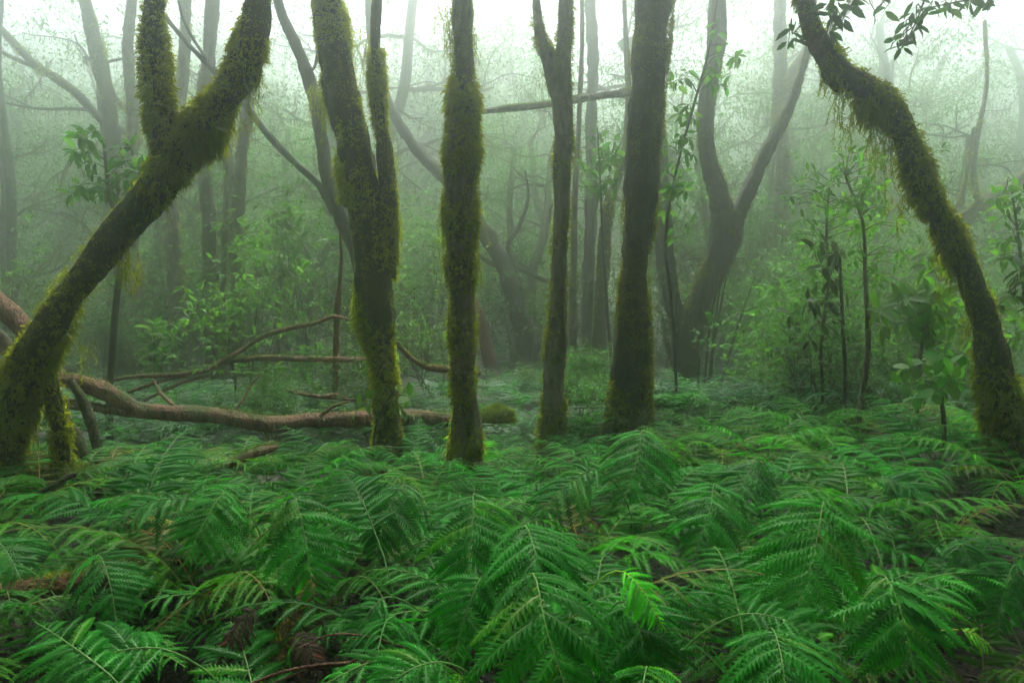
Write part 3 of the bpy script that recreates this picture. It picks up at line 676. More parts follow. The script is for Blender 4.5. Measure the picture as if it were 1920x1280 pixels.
G1 = (1, 1, 1, 1); GL = (1.5, 1.35, .9, 1); GD = (.75, .8, .9, 1); GB = (.85, .95, 1.6, 1)  # GB puts a blue-green sheen into the fern tint
hero('fern with a broad frond arching down at left of centre, below the split trunk', (548, 925, 2.75), (572, 1010, 2.6), (592, 1150, 2.5), .27, G1)
hero('fern with drooping frond whose rachis hangs straight down, below the centre trunk', (888, 925, 2.7), (884, 1010, 2.55), (862, 1140, 2.45), .26, G1)
hero('largest fern, wide glossy frond hanging over the bottom edge at centre', (1000, 1075, 1.95), (1025, 1180, 1.8), (1075, 1330, 1.7), .30, (1.15, 1.1, 1, 1), npair=15)
hero('fern standing behind the largest one, fronds fanned upward', (985, 985, 2.35), (1005, 1040, 2.2), (1030, 1110, 2.15), .27, G1)
hero('fern spreading over the mound in front of the black trunk', (1205, 805, 4.3), (1195, 860, 4.1), (1160, 965, 3.9), .34, G1, L=1.0)
hero('vivid green fern with high arching frond, right of centre', (1545, 940, 2.6), (1530, 1020, 2.45), (1480, 1190, 2.3), .32, (1.2, 1.15, .9, 1), npair=16)
hero('fern whose frond sweeps right and down, beside the vivid right fern', (1660, 1080, 2.2), (1690, 1150, 2.1), (1720, 1290, 2.0), .28, (1.05, 1.05, .95, 1))
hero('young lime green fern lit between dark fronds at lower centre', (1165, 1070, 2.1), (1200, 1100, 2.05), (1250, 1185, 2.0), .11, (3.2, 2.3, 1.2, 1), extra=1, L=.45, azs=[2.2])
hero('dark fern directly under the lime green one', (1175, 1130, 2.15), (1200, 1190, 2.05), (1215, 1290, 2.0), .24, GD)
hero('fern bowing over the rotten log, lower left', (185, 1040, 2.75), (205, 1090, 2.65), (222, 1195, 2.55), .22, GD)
hero('bright fern with many fanned pinnae above the rotten log', (420, 925, 3.1), (390, 965, 3.0), (345, 1060, 2.9), .26, (1.1, 1.1, .9, 1))
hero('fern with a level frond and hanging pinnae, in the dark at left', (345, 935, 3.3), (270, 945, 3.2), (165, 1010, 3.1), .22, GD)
hero('big fern filling the bottom left corner', (300, 1215, 1.95), (200, 1225, 1.9), (60, 1290, 1.85), .27, G1)
hero('fern at the bottom left, frond pointing up from the corner', (230, 1290, 1.8), (120, 1200, 1.9), (65, 1165, 2.0), .18, G1, extra=2)
hero('fern frond crossing the bottom edge right of the largest fern', (1450, 1180, 1.95), (1465, 1230, 1.85), (1475, 1320, 1.75), .24, G1)
hero('fern at the bottom with fronds pointing right, below the vivid right fern', (1400, 1150, 2.1), (1490, 1170, 2.05), (1590, 1240, 2.0), .2, G1)
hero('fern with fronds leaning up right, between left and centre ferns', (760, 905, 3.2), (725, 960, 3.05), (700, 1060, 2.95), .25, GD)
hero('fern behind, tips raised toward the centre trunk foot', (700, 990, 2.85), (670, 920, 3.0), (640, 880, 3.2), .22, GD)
hero('fern with pale blue-green sheen in its tint in front of the bare soil at right', (1650, 895, 4.2), (1700, 910, 4.1), (1775, 945, 4.0), .26, GB)
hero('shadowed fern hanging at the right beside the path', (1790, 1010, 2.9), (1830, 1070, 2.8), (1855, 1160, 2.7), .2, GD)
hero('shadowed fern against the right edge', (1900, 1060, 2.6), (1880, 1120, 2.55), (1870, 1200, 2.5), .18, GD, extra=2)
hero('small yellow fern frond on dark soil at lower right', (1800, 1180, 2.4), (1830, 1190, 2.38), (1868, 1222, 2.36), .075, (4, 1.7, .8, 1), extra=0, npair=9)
hero('fern in the middle, leaning left over dark soil below the slim pale trunk', (1120, 880, 3.7), (1060, 910, 3.6), (985, 990, 3.5), .26, GD)
hero('fern with long frond drooping toward centre, right of the mound fern', (1340, 905, 3.4), (1330, 960, 3.2), (1290, 1070, 3.05), .28, G1)
hero('fern with feathery frond on the right slope above the vivid fern', (1420, 855, 4.0), (1400, 890, 3.85), (1330, 960, 3.7), .3, GD)
hero('fern drooping in the gap under the left of centre fern', (720, 1120, 2.35), (690, 1150, 2.3), (640, 1240, 2.25), .15, GD, extra=2)
hero('fern at the bottom edge left of the largest fern', (820, 1240, 1.85), (760, 1260, 1.8), (690, 1320, 1.75), .19, G1, extra=3)
hero('fern hanging behind the largest fern on its left', (905, 1080, 2.2), (880, 1130, 2.15), (850, 1240, 2.1), .22, G1)
hero('dark fern hugging the left edge', (-20, 1010, 2.7), (10, 1030, 2.6), (40, 1090, 2.5), .2, GD, extra=2)
hero('dry brown fern collapsed under green fronds at lower left', (480, 1140, 2.4), (440, 1180, 2.35), (400, 1260, 2.3), .1, G1, extra=2, meshes=PIN_DEAD, mr=M_DEAD)
hero('dry brown fern below the left of centre fern', (560, 1190, 2.3), (585, 1225, 2.25), (600, 1280, 2.2), .085, G1, extra=1, meshes=PIN_DEAD, mr=M_DEAD)

# prototypes for the carpet
def proto_fern(nf, L, W, seed, variants, label, npair=12):
    g = np.random.default_rng(seed); root = thing('fern', (0, 0, 0), label, 'fern', 'x')
    for f in range(nf):
        az = f * 6.283 / nf + g.normal(0, .25); l = L * g.uniform(.75, 1.1)
        rows = frond_axis(l, g.uniform(.95, 1.4), g.uniform(-.95, -.2), az, g)
        frond_joined(rows, blade(rows, g.uniform(.25, .34), W * g.uniform(.8, 1.1), npair, np.array([0, 0, 1.0]), g), variants, root)
    return root
def flatten(o, name='fern'):
    """one mesh from a prototype with parts, for ferns too far to show them"""
    a = Acc()
    for c in o.children:
        me = c.data; V = np.empty(len(me.vertices) * 3, np.float32); me.vertices.foreach_get('co', V)
        lt = np.empty(len(me.polygons), np.int32); me.polygons.foreach_get('loop_total', lt); li = np.empty(len(me.loops), np.int32); me.loops.foreach_get('vertex_index', li)
        mi = np.empty(len(me.polygons), np.int32); me.polygons.foreach_get('material_index', mi); st = np.concatenate([[0], np.cumsum(lt)[:-1]])
        first = True
        for k in (3, 4):
            for mm in (0, 1):
                s = st[(lt == k) & (mi == mm)]
                if not len(s): continue
                f = li[s[:, None] + np.arange(k)]
                if first: a.add(V.reshape(-1, 3), [f], mm); base = a.n - len(V) // 3; first = False
                else: a.F.setdefault((k, mm), []).append(f + base)
    return a.mesh(name, [M_FERNF, M_RACHIS], smooth=False)
NEARP = [proto_fern(n, L, W, s, HI, 'x') for n, L, W, s in ((7, .95, .25, 1), (8, .85, .22, 2), (6, 1.05, .27, 3), (9, .8, .2, 4))]
FARP = [flatten(proto_fern(n, L, W, s, LO, 'x', 10)) for n, L, W, s in ((7, .9, .24, 5), (8, .8, .22, 6), (6, 1.0, .26, 7), (9, .75, .2, 8))]
for o in [o for o in COL.objects if o.get('label') == 'x' and o not in NEARP]:
    for c in list(o.children): bpy.data.objects.remove(c)
    bpy.data.objects.remove(o)

BASES = np.array([at(*a)[:2] for a in ((868, 945, 6), (728, 830, 7), (1035, 815, 7.5), (1180, 765, 7.6), (1890, 890, 5), (30, 930, 5))])
def fit(x, y, h=.6):
    """largest scale at which a fern here leaves the log and the trunk feet behind it in view"""
    px = 960 + F * x / y; lim = 805 if px < 860 else 810 if px < 1090 else 740 if px < 1330 else 700
    return (CAMZ - (lim - 590) * y / F - gz(x, y)) / h
def okspot(x, y, rad=.27):
    if np.min(np.hypot(BASES[:, 0] - x, BASES[:, 1] - y)) < rad: return False
    px = 960 + F * x / y; py = 590 + F * (CAMZ - gz(x, y)) / y
    if 1830 < px and 3.6 < y < 4.2: return False
    if y < 6.7 and fit(x, y) < .2: return False          # bare soil by the right edge
    return True
pts = []
def scatter(n, y0, y1, mind, pw=1.0, xr=.82):
    c = 0; tries = 0
    while c < n and tries < n * 40:
        tries += 1
        y = y0 + (y1 - y0) * R.random()**pw; x = R.uniform(-xr, xr) * (y + .4)
        if not okspot(x, y): continue
        if pts:
            q = np.array(pts[-400:]); 
            if np.min(np.hypot(q[:, 0] - x, q[:, 1] - y)) < mind: continue
        pts.append((x, y)); c += 1; yield x, y
GAPS = ((330, 'near the left leaning trunk'), (660, 'between leaning and split trunks'), (865, 'between split and centre trunks'), (1045, 'between centre and slim pale trunks'),
        (1190, 'between slim pale and black trunks'), (1560, 'between black trunk and right saplings'), (9e9, 'around the arching trunk'))
def gap(x, y):
    px = 960 + F * x / y
    return next(t for lim, t in GAPS if px < lim)
LAB1 = 'green fern in the dense fern bed between the front ferns and the trunks'
used = set(); cnt = 0
for x, y in scatter(118, 2.5, 7.4, .33, .85):
    p = NEARP[R.integers(4)]; t = R.uniform(.7, 1.15); bl = R.uniform(.7, 1.3); tint = (t * R.uniform(.7, 2.6), t, t * bl, 1)
    s = min((R.uniform(.9, 1.3) if x > .28 * y and y > 4 else R.uniform(.7, 1.15)) * (.8 if y < 3 else 1), max(fit(x, y), .34))
    o = copy_tree(p, (x, y, gz(x, y) - .03), R.uniform(0, 6.28), s, LAB1, tint); g = ('in front, ' if y < 4.2 else 'midway, ') + gap(x, y); o['label'] = 'green fern of the fern bed ' + g; o['group'] = 'fern bed ' + g; cnt += 1
for p in NEARP:
    for c in list(p.children): bpy.data.objects.remove(c)
    bpy.data.objects.remove(p)
LAB2 = 'fern among the hazy fern carpet behind the mossy trunks'
far_spots = list(scatter(150, 7.0, 13, .33, 1.0))
for x, y in far_spots:
    t = R.uniform(.75, 1.3); tint = (t * R.uniform(.85, 1.3), t, t * R.uniform(.8, 2.0), 1)
    o = put('fern', FARP[R.integers(4)]); tag(o, 'hazy fern behind the trunk line, ' + gap(x, y), 'fern', 'ferns behind the trunk line ' + gap(x, y)); o.color = tint
    s = min(R.uniform(.6, 1.0), max(fit(x, y), .34)) if y < 8 else R.uniform(.75, 1.2) * (1.35 if x > .2 * y else 1); o.location = (x, y, gz(x, y) - .03); o.rotation_euler = (0, 0, R.uniform(0, 6.28)); o.scale = (s, s, s)
for q in range(26):
    y = R.uniform(6.5, 9.2); x = (R.uniform(740, 1140) - 960) / F * y
    if not okspot(x, y, .22): continue
    t = R.uniform(.7, 1.1); o = put('fern', FARP[q % 4]); tag(o, 'hazy fern behind the trunk line, ' + gap(x, y), 'fern', 'ferns behind the trunk line ' + gap(x, y)); o.color = (t, t, t * 1.2, 1)
    s = min(R.uniform(.55, .9), max(fit(x, y), .4)); o.location = (x, y, gz(x, y) - .03); o.rotation_euler = (0, 0, R.uniform(0, 6.28)); o.scale = (s, s, s)
# the rest of the carpet reads as one mass: joined light meshes
LOW = [pinna_mesh('p', 4, .3, .14, seed=30)]
a = Acc()
for q in range(950):
    y = 7.6 + 28 * R.random()**1.2; x = R.uniform(-.85, .85) * y; z = gz(x, y); s = R.uniform(.6, 1.0)
    for f in range(5):
        rows = frond_axis(.9 * s, R.uniform(1, 1.4), R.uniform(-.9, -.2), f * 1.257 + R.normal(0, .3), R, 8) + np.array([x, y, z])
        for (p, X, Y, Z, l) in blade(rows, .3, .24 * s, 8, np.array([0, 0, 1.0]), R):
            V = p + l * (_LS[:, :1] * X + _LS[:, 1:2] * .75 * Y + _LS[:, 2:] * Z); a.add(V, [_LSF])
a.build('fern_carpet', M_FERNF, smooth=False, kind='stuff')

# leaf litter on the soil
n = 14000; y = .8 + 7 * R.random(n)**1.2; x = R.uniform(-.85, .85, n) * (y + .5); z = ground(x, y)
d = R.normal(0, 1, (n, 3)) * np.array([1, 1, .25])
V, Fc = leaf_cloud(np.stack([x, y, z + .012], -1), d, nrm(np.array([0, 0, 1.0]) + R.normal(0, .3, (n, 3))), R.uniform(.04, .09, n), False, 1.1)
build('leaf_litter', V, Fc, M_LITTER, kind='stuff', smooth=False)

# ------------------------------------------------------------------ shrubs and saplings
LEAFME = mesh('leaf', _LV, [_LF], M_LEAF, smooth=True)
LEAFDME = mesh('leaf', _LV, [_LF], M_LEAFD, smooth=True)
ROUND = mesh('leaf', _LV * np.array([1, 1.9, 1]), [_LF], M_LEAF, smooth=True)
def leaf_obj(parent, p, d, n, size, me, tint):
    d = nrm(d); y = nrm(np.cross(n, d)); z = np.cross(d, y); p = p - wloc(parent)
    o = bpy.data.objects.new('leaf', me); COL.objects.link(o); o.parent = parent; o.color = tint
    o.matrix_basis = Matrix(((d[0] * size, y[0] * size, z[0] * size, p[0]), (d[1] * size, y[1] * size, z[1] * size, p[1]), (d[2] * size, y[2] * size, z[2] * size, p[2]), (0, 0, 0, 1)))

def whorl(root, c, axis, n, size, me, tint, droop=.3):
    axis = nrm(axis); h = nrm(np.cross(axis, np.array([.3, .2, 1.0]) if abs(axis[2]) < .9 else np.array([1.0, 0, 0]))); b = np.cross(axis, h)
    for k in range(n):
        a = k * 2.4 + R.normal(0, .3); rad = math.cos(a) * h + math.sin(a) * b
        d = nrm(rad + axis * R.uniform(-.1, .5) + np.array([0, 0, -droop * R.uniform(.3, 1.3)]))
        nn = nrm(axis * .6 + np.array([0, 0, 1.0]) + R.normal(0, .25, 3))
        leaf_obj(root, c - axis * R.uniform(0, .05) + rad * .01, d, nn, size * R.uniform(.65, 1.15), me, (tint[0] * R.uniform(.8, 1.25), tint[1] * R.uniform(.85, 1.15), tint[2], 1))

def sapling(label, D, stem, twigs, leafpx, per=6, tint=(1, 1, 1, 1), me=None, bark=M_BARKF, name='sapling', stands=True, cat='sapling', group=None, droop=.3):
    """stem: pixel path; twigs: pixel (x,y[,dD]) where leaf whorls sit, joined to the nearest stem point"""
    me = me or LEAFME; D = far(D)
    rows = pix_rows(stem, D)
    if stands: rows = np.vstack([[rows[0, 0], rows[0, 1], gz(rows[0, 0], rows[0, 1]) - .05, rows[0, 3] * 1.2], rows])
    S = spline(rows, 36); root = thing(name, tuple(S[0, :3]), label, cat, group)
    V, Fc = tube(S, 7, .06, 3); build('stem', V, Fc, bark, root)
    ta = Acc(); L = leafpx * D / F
    for q in twigs:
        c = at(q[0], q[1], D + (q[2] if len(q) > 2 else R.uniform(-.35, .35)))
        dd = np.linalg.norm(S[:, :3] - c, axis=1) + np.where(S[:, 2] > c[2], .6 * (S[:, 2] - c[2]), 0); s = S[dd.argmin()]
        m = (s[:3] + c) / 2 + np.array([0, 0, .06]) + R.normal(0, .03, 3)
        tr = spline(np.array([np.append(s[:3], min(s[3] * .6, .008)), np.append(m, .004), np.append(c, .0025)]), 8); V, Fc = tube(tr, 5); ta.add(V, Fc)
        whorl(root, c, c - m, per, L, me, tint, droop)
        if per > 3:
            f = R.uniform(.45, .75); k = int(f * 7); whorl(root, tr[k, :3], c - m, max(per // 2, 2), L, me, tint, droop)
    if ta.n: ta.build('twigs', bark, root, kind='stuff')
    return root
def rpts(n, cx, cy, rx, ry): 
    a = R.uniform(0, 6.28, n); r = np.sqrt(R.uniform(.05, 1, n)); return [(cx + rx * q * math.cos(t), cy + ry * q * math.sin(t)) for q, t in zip(r, a)]
YG = (1.1, 1.05, .8, 1)
sapling('broad-leaved shrub under the crooked limbs at upper left', 8.0, [(205, 760, 14), (215, 600, 12), (225, 450, 10), (205, 360, 8), (195, 270, 5)], rpts(20, 190, 305, 100, 75), 31, 7, (1, 1, 1, 1), name='shrub', cat='shrub', droop=.5)
sapling('bright leafy shrub at the foot of the pale mossy trunk', 9.5, [(290, 760, 8), (292, 700, 6), (290, 640, 5)], rpts(10, 288, 645, 38, 42), 30, 6, YG, name='shrub', cat='shrub')
sapling('round-crowned young sapling in mist left of the split trunk', 10.5, [(520, 690, 12), (520, 600, 11), (528, 500, 10), (530, 400, 6)], rpts(22, 528, 440, 42, 55) + rpts(10, 520, 520, 45, 30), 22, 7, YG)
sapling('tall thin sapling with leaf clusters against the right side of black trunk', 8.2, [(1268, 740, 6), (1262, 600, 6), (1248, 450, 6), (1268, 320, 5), (1300, 200, 5), (1330, 90, 4), (1345, 0, 3)],
        rpts(9, 1275, 300, 42, 60) + rpts(8, 1340, 120, 55, 60) + rpts(6, 1280, 190, 40, 50) + rpts(8, 1270, 400, 30, 60), 25, 5, (1.05, 1.05, .9, 1))
sapling('pale green sapling left of the black trunk, leaves in tiers', 9.5, [(1150, 740, 6), (1140, 600, 6), (1130, 450, 5), (1125, 330, 4), (1120, 240, 3)], rpts(16, 1125, 300, 50, 70), 22, 6, (1.05, 1.05, .9, 1))
sapling('sapling with tiered yellow-green leaves, left of the slender right saplings', 7.6, [(1545, 790, 7), (1540, 650, 7), (1554, 520, 6), (1550, 430, 5), (1556, 340, 3)], rpts(24, 1550, 400, 100, 90) + rpts(12, 1560, 540, 80, 70), 18, 6, (1.3, 1.25, .85, 1))
sapling('slender upright sapling with pale bark in front of the right ferns', 6.6, [(1592, 870, 14), (1614, 760, 12), (1628, 640, 10), (1622, 520, 8), (1618, 420, 6), (1585, 330, 4)], rpts(20, 1590, 340, 95, 60) + rpts(16, 1655, 450, 75, 90), 19, 6, (1.2, 1.2, .8, 1), bark=M_BARKG)
sapling('dark thin sapling hung with withered leaves, between the right saplings', 7.0, [(1582, 800, 8), (1585, 700, 8), (1580, 600, 7), (1575, 480, 5)], rpts(6, 1530, 480, 60, 50) + rpts(5, 1510, 600, 50, 50), 32, 4, (.9, .7, .7, 1), me=LEAFDME, droop=.9)
sapling('bright shrub with star-like leaf whorls left of the arching trunk foot', 6.4, [(1720, 780, 7), (1725, 680, 6), (1735, 590, 4)], rpts(16, 1720, 590, 80, 60), 40, 7, YG, name='shrub', cat='shrub')
sapling('broad rounded-leaf plant beside the arching trunk', 5.4, [(1770, 800, 8), (1765, 740, 7), (1760, 690, 5)], rpts(14, 1755, 700, 80, 55), 30, 4, (1, 1.1, 1, 1), me=ROUND, name='shrub', cat='shrub')
sapling('yellow-green broad leaves sprouting at the foot of the split trunk', 6.7, [(700, 850, 5), (705, 800, 5), (720, 760, 4)], [(690, 752), (668, 765), (758, 738), (770, 745), (752, 765), (765, 755)], 27, 3, (1.2, 1.1, .8, 1), me=ROUND, name='shrub', cat='shrub')
sapling('leafy twig hanging in from the top right, beside the arching trunk', 4.4, [(1752, -60, 5), (1740, -20, 4), (1716, 45, 3), (1692, 90, 2)], [(1716, 48), (1700, 70), (1688, 95), (1735, 30), (1672, 82)], 30, 5, (.85, .9, .9, 1), me=LEAFDME, stands=False, name='leafy_twig', cat='twig', droop=.5)
sapling('dark leaf spray at the top against the bend of the arching trunk', 4.6, [(1640, -60, 5), (1610, -10, 4), (1580, 30, 3), (1560, 50, 2)], [(1560, 30), (1575, 48), (1590, 10), (1545, 20), (1555, 62)], 34, 5, (.8, .8, .8, 1), me=LEAFDME, stands=False, name='leafy_twig', cat='twig')
sapling('sprig of hanging leaves along the top edge at right', 4.8, [(1900, -60, 4), (1850, -10, 4), (1790, 5, 3), (1740, 15, 2)], [(1745, 14), (1780, 20), (1815, 6), (1765, 4), (1845, 14), (1870, 2)], 30, 4, (1, 1, .9, 1), me=LEAFDME, stands=False, name='leafy_twig', cat='twig', droop=.6)
sapling('small leaf sprig left of the arching trunk near the top', 4.8, [(1520, 30, 4), (1500, 50, 3), (1485, 65, 2)], [(1484, 62), (1492, 80), (1478, 84)], 34, 3, (.8, .85, .8, 1), me=LEAFDME, stands=False, name='leafy_twig', cat='twig')
sapling('sprig with a few leaves at top, between wide Y fork and arching trunk', 5.0, [(1690, -40, 3), (1660, 0, 3), (1640, 20, 2)], [(1638, 18), (1655, 24), (1660, 8)], 36, 3, (1, 1, .9, 1), me=LEAFDME, stands=False, name='leafy_twig', cat='twig')
sapling('fan of long leaves reaching in from the right edge', 4.2, [(1990, 560, 7), (1950, 545, 5), (1915, 530, 4), (1890, 550, 3)], [(1905, 510), (1915, 540), (1900, 560), (1925, 580)], 46, 4, (.9, .9, .8, 1), me=LEAFDME, stands=False, name='leafy_twig', cat='twig')
sapling('bright leaf cluster hanging just left of the arching trunk', 5.3, [(1770, 470, 4), (1755, 490, 3), (1742, 505, 2)], [(1740, 500), (1728, 520), (1760, 490)], 36, 4, (1.1, 1.1, .8, 1), stands=False, name='leafy_twig', cat='twig', droop=.7)
sapling('dotted small-leaved shrub at the right edge behind the arching trunk', 6.0, [(1930, 780, 8), (1925, 600, 7), (1910, 450, 5), (1895, 340, 3)], rpts(14, 1895, 420, 40, 90) + rpts(10, 1880, 600, 40, 60), 26, 5, YG, name='shrub', cat='shrub')
for q, (px, tx) in enumerate(((1310, 1318), (1318, 1345), (1324, 1362), (1330, 1352), (1342, 1415))):
    rows = pix_rows([(px, 760, 6), ((px + tx) / 2 - 4, 640, 5), (tx, 520, 3)], far(9.2)); S = spline(rows, 14); V, Fc = tube(S, 6)
    o = build('cane', V, Fc, M_BARKF); tag(o, 'thin green cane in the clump beside the double-stemmed tree', 'cane', 'canes by the double-stemmed tree')

# shrubs behind, in mist: prototypes with joined foliage
def proto_shrub(h, n, seed, leaf=M_LEAF, size=.11, simple=False, per=6, spread=.9):
    g = np.random.default_rng(seed); root = thing('shrub', (0, 0, 0), 'x', 'shrub'); wood = Acc(); tips = []
    for s in range(n):
        out = []; az = g.uniform(0, 6.28)
        branch_paths((g.normal(0, .08), g.normal(0, .08), -.05), (math.cos(az) * .35, math.sin(az) * .35, 1), h * g.uniform(.6, .85), .018, 2, out, tips, .12, .3, (4, 7), g, .35)
        for rows, dd in out: V, Fc = tube(rows, 5); wood.add(V, Fc)
    wood.build('stems', M_BARKF, root)
    P = np.array([t[0] for t in tips]); m = len(P) * per; base = np.repeat(P, per, 0)
    off = nrm(g.normal(0, 1, (m, 3)) * np.array([1, 1, .45])); d = nrm(off + np.array([0, 0, -.15]))
    V, Fc = leaf_cloud(base + off * .02, d, nrm(np.array([0, 0, 1.0]) + g.normal(0, .3, (m, 3))), g.uniform(.6, 1.2, m) * size, simple)
    build('foliage', V, Fc, leaf, root, smooth=False, kind='stuff')
    return root
SHP = [proto_shrub(2.2, 3, 21), proto_shrub(3.0, 2, 22), proto_shrub(1.5, 4, 23, size=.1), proto_shrub(3.6, 3, 24, M_LEAFD), proto_shrub(2.4, 3, 25, M_LEAF, .14)]
k = 0
for q in range(230):
    y = 9.5 + 30 * R.random()**1.15; x = R.uniform(-.82, .82) * y
    if y < 10.5 and abs(x) < 2.5: continue
    px = 960 + F * x / y
    if 225 < px < 470 and y < 17 or 880 < px < 1170 and y < 18 or 1200 < px < 1480 and y < 15.5 or px > 1480 and y < 12 and R.random() < .5: continue
    t = R.uniform(.75, 1.5); o = copy_tree(SHP[R.integers(5)], (x, y, gz(x, y)), R.uniform(0, 6.28), R.uniform(.7, 1.15) * (1 + max(0, y - 13) * .05), None, (t * R.uniform(.9, 1.3), t, t * R.uniform(.7, 1.1), 1))
    g = gap(x, y); d = 'hazy' if y < 18 else 'faint'; o['label'] = d + ' leafy shrub seen through mist ' + g; o['group'] = d + ' understorey shrubs ' + g
for q in range(44):
    y = 7.6 + 7 * R.random(); px = R.uniform(1470, 1900) if q % 3 else R.uniform(470, 1130); x = (px - 960) / F * y
    if not okspot(x, y): continue
    t = R.uniform(.6, 1.2); o = copy_tree(SHP[(0, 2, 4)[q % 3]], (x, y, gz(x, y)), R.uniform(0, 6.28), R.uniform(.3, .55) * (1.3 if px > 1330 else 1), None, (t * R.uniform(.8, 1.2), t, t * R.uniform(.8, 1.5), 1))
    g = gap(x, y); o['label'] = 'low leafy bush in the fern carpet ' + g; o['group'] = 'low bushes ' + g
for q in range(13):
    y = 9 + q * .42; px = 1470 + (q * 137 % 400); x = (px - 960) / F * y; g = gap(x, y); t = R.uniform(.8, 1.2)
    o = copy_tree(SHP[q % 3], (x, y, gz(x, y)), q * 2.1, R.uniform(.7, 1.05), None, (t, t, t * .9, 1))
    o['label'] = 'hazy leafy shrub seen through mist ' + g; o['group'] = 'hazy understorey shrubs ' + g
for p in SHP:
    for c in list(p.children): bpy.data.objects.remove(c)
    bpy.data.objects.remove(p)

# far laurel trees fading in the mist
def proto_tree(seed, h=7.0, r=.16, lean=.2, stems=1, per=30):
    g = np.random.default_rng(seed); root = thing('laurel_tree', (0, 0, 0), 'x', 'tree'); wood = Acc(); tips = []; mo = Acc()
    for s in range(stems):
        az = g.uniform(0, 6.28); d = np.array([math.cos(az) * lean, math.sin(az) * lean, 1]); rows = []; p = np.array([g.normal(0, .15) * (stems > 1), g.normal(0, .15) * (stems > 1), -.15]); 
        for i in range(9):
            rows.append(np.append(p, r * (1.3 if i == 0 else 1 - i * .07))); d = nrm(d + g.normal(0, .16, 3) + np.array([0, 0, .12])); p = p + d * h / 8
        rows = np.array(rows); S = spline(rows, 40); V, Fc = tube(S, 9, .08, seed % 9); build('trunk', V, Fc, M_BARKF, root)
        for i in range(3, 9):
            for c in range(g.integers(1, 3)):
                out = []; a2 = g.uniform(0, 6.28)
                branch_paths(rows[i, :3], (math.cos(a2), math.sin(a2), g.uniform(-.1, .7)), g.uniform(1.2, 2.6), rows[i, 3] * g.uniform(.3, .5), 2, out, tips, .12, .55, (2, 4), g, .4)
                for rw, dd in out:
                    V, Fc = tube(spline(rw, 8), 5 if dd < 2 else 7); wood.add(V, Fc)
                    if dd >= 1:
                        m = 40; i2 = g.integers(0, len(rw) - 1, m); pp = rw[i2, :3] + (rw[i2 + 1, :3] - rw[i2, :3]) * g.random((m, 1)); dn = np.tile([0, 0, -1.0], (m, 1)) + g.normal(0, .15, (m, 3))
                        sd = nrm(np.cross(dn, g.normal(size=(m, 3)))); V, Fc = ribbons(pp, nrm(dn), nrm(dn), g.uniform(.05, .28, m), np.full(m, .006), sd); mo.add(V, Fc)
    wood.build('limbs', M_BARKF, root, kind='stuff'); mo.build('moss', M_MOSSD, root, kind='stuff')
    tips = [t for t in tips if g.random() < .8]
    V, Fc = leaf_tips(tips, per, .62 if per < 50 else .7, .125 if per < 50 else .17); build('crown', V, Fc, M_LEAF, root, smooth=False, kind='stuff')
    return root
TRD = [proto_tree(51, 7, .17, .3, per=60), proto_tree(52, 8, .2, .25, per=60)]
TRP = [proto_tree(41), proto_tree(42, 8, .2, .35), proto_tree(43, 6.5, .13, .5, 2), proto_tree(44, 7.5, .18, .15), proto_tree(45, 7, .12, .6, 2), proto_tree(46, 9, .22, .25)]
tp = []
q = 0
while len(tp) < 160 and q < 6000:
    q += 1; y = 17 + 85 * R.random()**.95; x = R.uniform(-.85, .85) * y
    if tp and min(math.hypot(x - a, y - b) for a, b in tp) < 1.7: continue
    if 720 < 960 + F * x / y < 1560 and y > 22 and R.random() < .45: continue
    tp.append((x, y)); o = copy_tree(TRP[R.integers(6)], (x, y, gz(x, y)), R.uniform(0, 6.28), R.uniform(.75, 1.3) * (1 + max(0, y - 14) * .031))
    g = gap(x, y); d = 'hazy' if y < 40 else 'barely visible'; o['label'] = d + ' laurel tree far back in mist ' + g; o['group'] = d + ' far trees ' + g
for q, px in enumerate((600, 720, 800, 930, 1040, 1260, 640, 770, 880, 1000, 1120, 1350, 1480)):       # crowns that fade into the bright mist at the upper centre
    y = 44 + (q * 17 % 27) + (12 if q > 5 else 0); x = (px - 960) / F * y
    o = copy_tree(TRP[q % 6], (x, y, gz(x, y)), q * 1.7, (1.6, 2.5, 2.0)[q % 3] if q < 6 else (3.2, 2.7, 3.6)[q % 3]); g = gap(x, y); d = 'hazy' if y < 40 else 'barely visible'
    o['label'] = d + ' laurel tree far back in mist ' + g; o['group'] = d + ' far trees ' + g
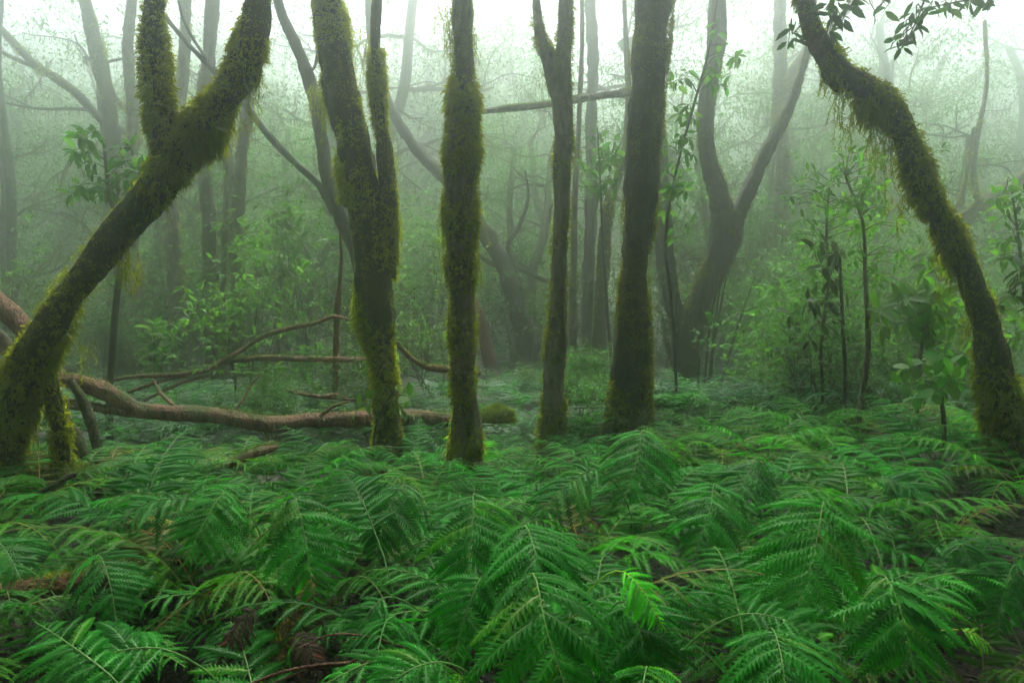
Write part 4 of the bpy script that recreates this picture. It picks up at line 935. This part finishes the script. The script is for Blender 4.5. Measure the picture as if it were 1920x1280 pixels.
# unseen neighbours added beside the camera; dense crowns and an opening shape the light
NB = []
while len(NB) < 66:
    x, y = R.uniform(-22, 22), R.uniform(-16, 14)
    if y > -1 and abs(x) < (y + 1) * .85 + 2.6 or math.hypot(x * 1.3, y - 2.3) < 4.9 or NB and min(math.hypot(x - a, y - b) for a, b in NB) < 2.2: continue
    NB.append((x, y))
def crown_points(root):
    me = next(c for c in root.children if c.name.startswith('crown')).data
    V = np.empty(len(me.vertices) * 3, np.float32); me.vertices.foreach_get('co', V); return V.reshape(-1, 3)[::3]
CRP = [crown_points(o) for o in TRD]
def in_view(V, x, y, z, a, sc_):
    """does any leaf of a tree placed here hang in the picture?"""
    c, q = math.cos(a), math.sin(a); X = (V[:, 0] * c - V[:, 1] * q) * sc_ + x; Y = (V[:, 0] * q + V[:, 1] * c) * sc_ + y; Z = V[:, 2] * sc_ + z
    return bool(((Y > .02) & (np.abs(X) < .8 * Y + .25) & (Z - CAMZ < .5 * Y + .25)).any())
for (x, y) in NB:
    for t in range(14):
        v, a, s_ = R.integers(2), R.uniform(0, 6.28), R.uniform(.9, 1.15)
        if not in_view(CRP[v], x, y, gz(x, y), a, s_): break
    else: continue
    o = copy_tree(TRD[v], (x, y, gz(x, y)), a, s_)
    o['label'] = 'unseen mossy laurel tree added to the surrounding forest for shade'; o['group'] = 'surrounding forest trees'
print('surrounding trees', sum(o.get('group') == 'surrounding forest trees' for o in COL.objects))
for p in TRP + TRD:
    for c in list(p.children): bpy.data.objects.remove(c)
    bpy.data.objects.remove(p)

# ------------------------------------------------------------------ haze
m, t, out = mat('haze_air')
pv = N(t, 'ShaderNodeVolumePrincipled'); pv.inputs['Density'].default_value = HAZE['density']; pv.inputs['Anisotropy'].default_value = HAZE['aniso']; pv.inputs['Color'].default_value = (*HAZE['color'], 1)
t.links.new(pv.outputs[0], out.inputs['Volume'])
x0, x1, y0, y1, z0, z1 = -140, 140, -45, 135, -3, 45
V = [(x, y, z) for x in (x0, x1) for y in (y0, y1) for z in (z0, z1)]
hz = build('haze', V, [np.array([[0, 1, 3, 2], [4, 6, 7, 5], [0, 4, 5, 1], [2, 3, 7, 6], [0, 2, 6, 4], [1, 5, 7, 3]])], m, smooth=False, kind='stuff')
print('objects', len(COL.objects), 'tris', sum(len(me.loops) - 2 * len(me.polygons) for me in bpy.data.meshes))
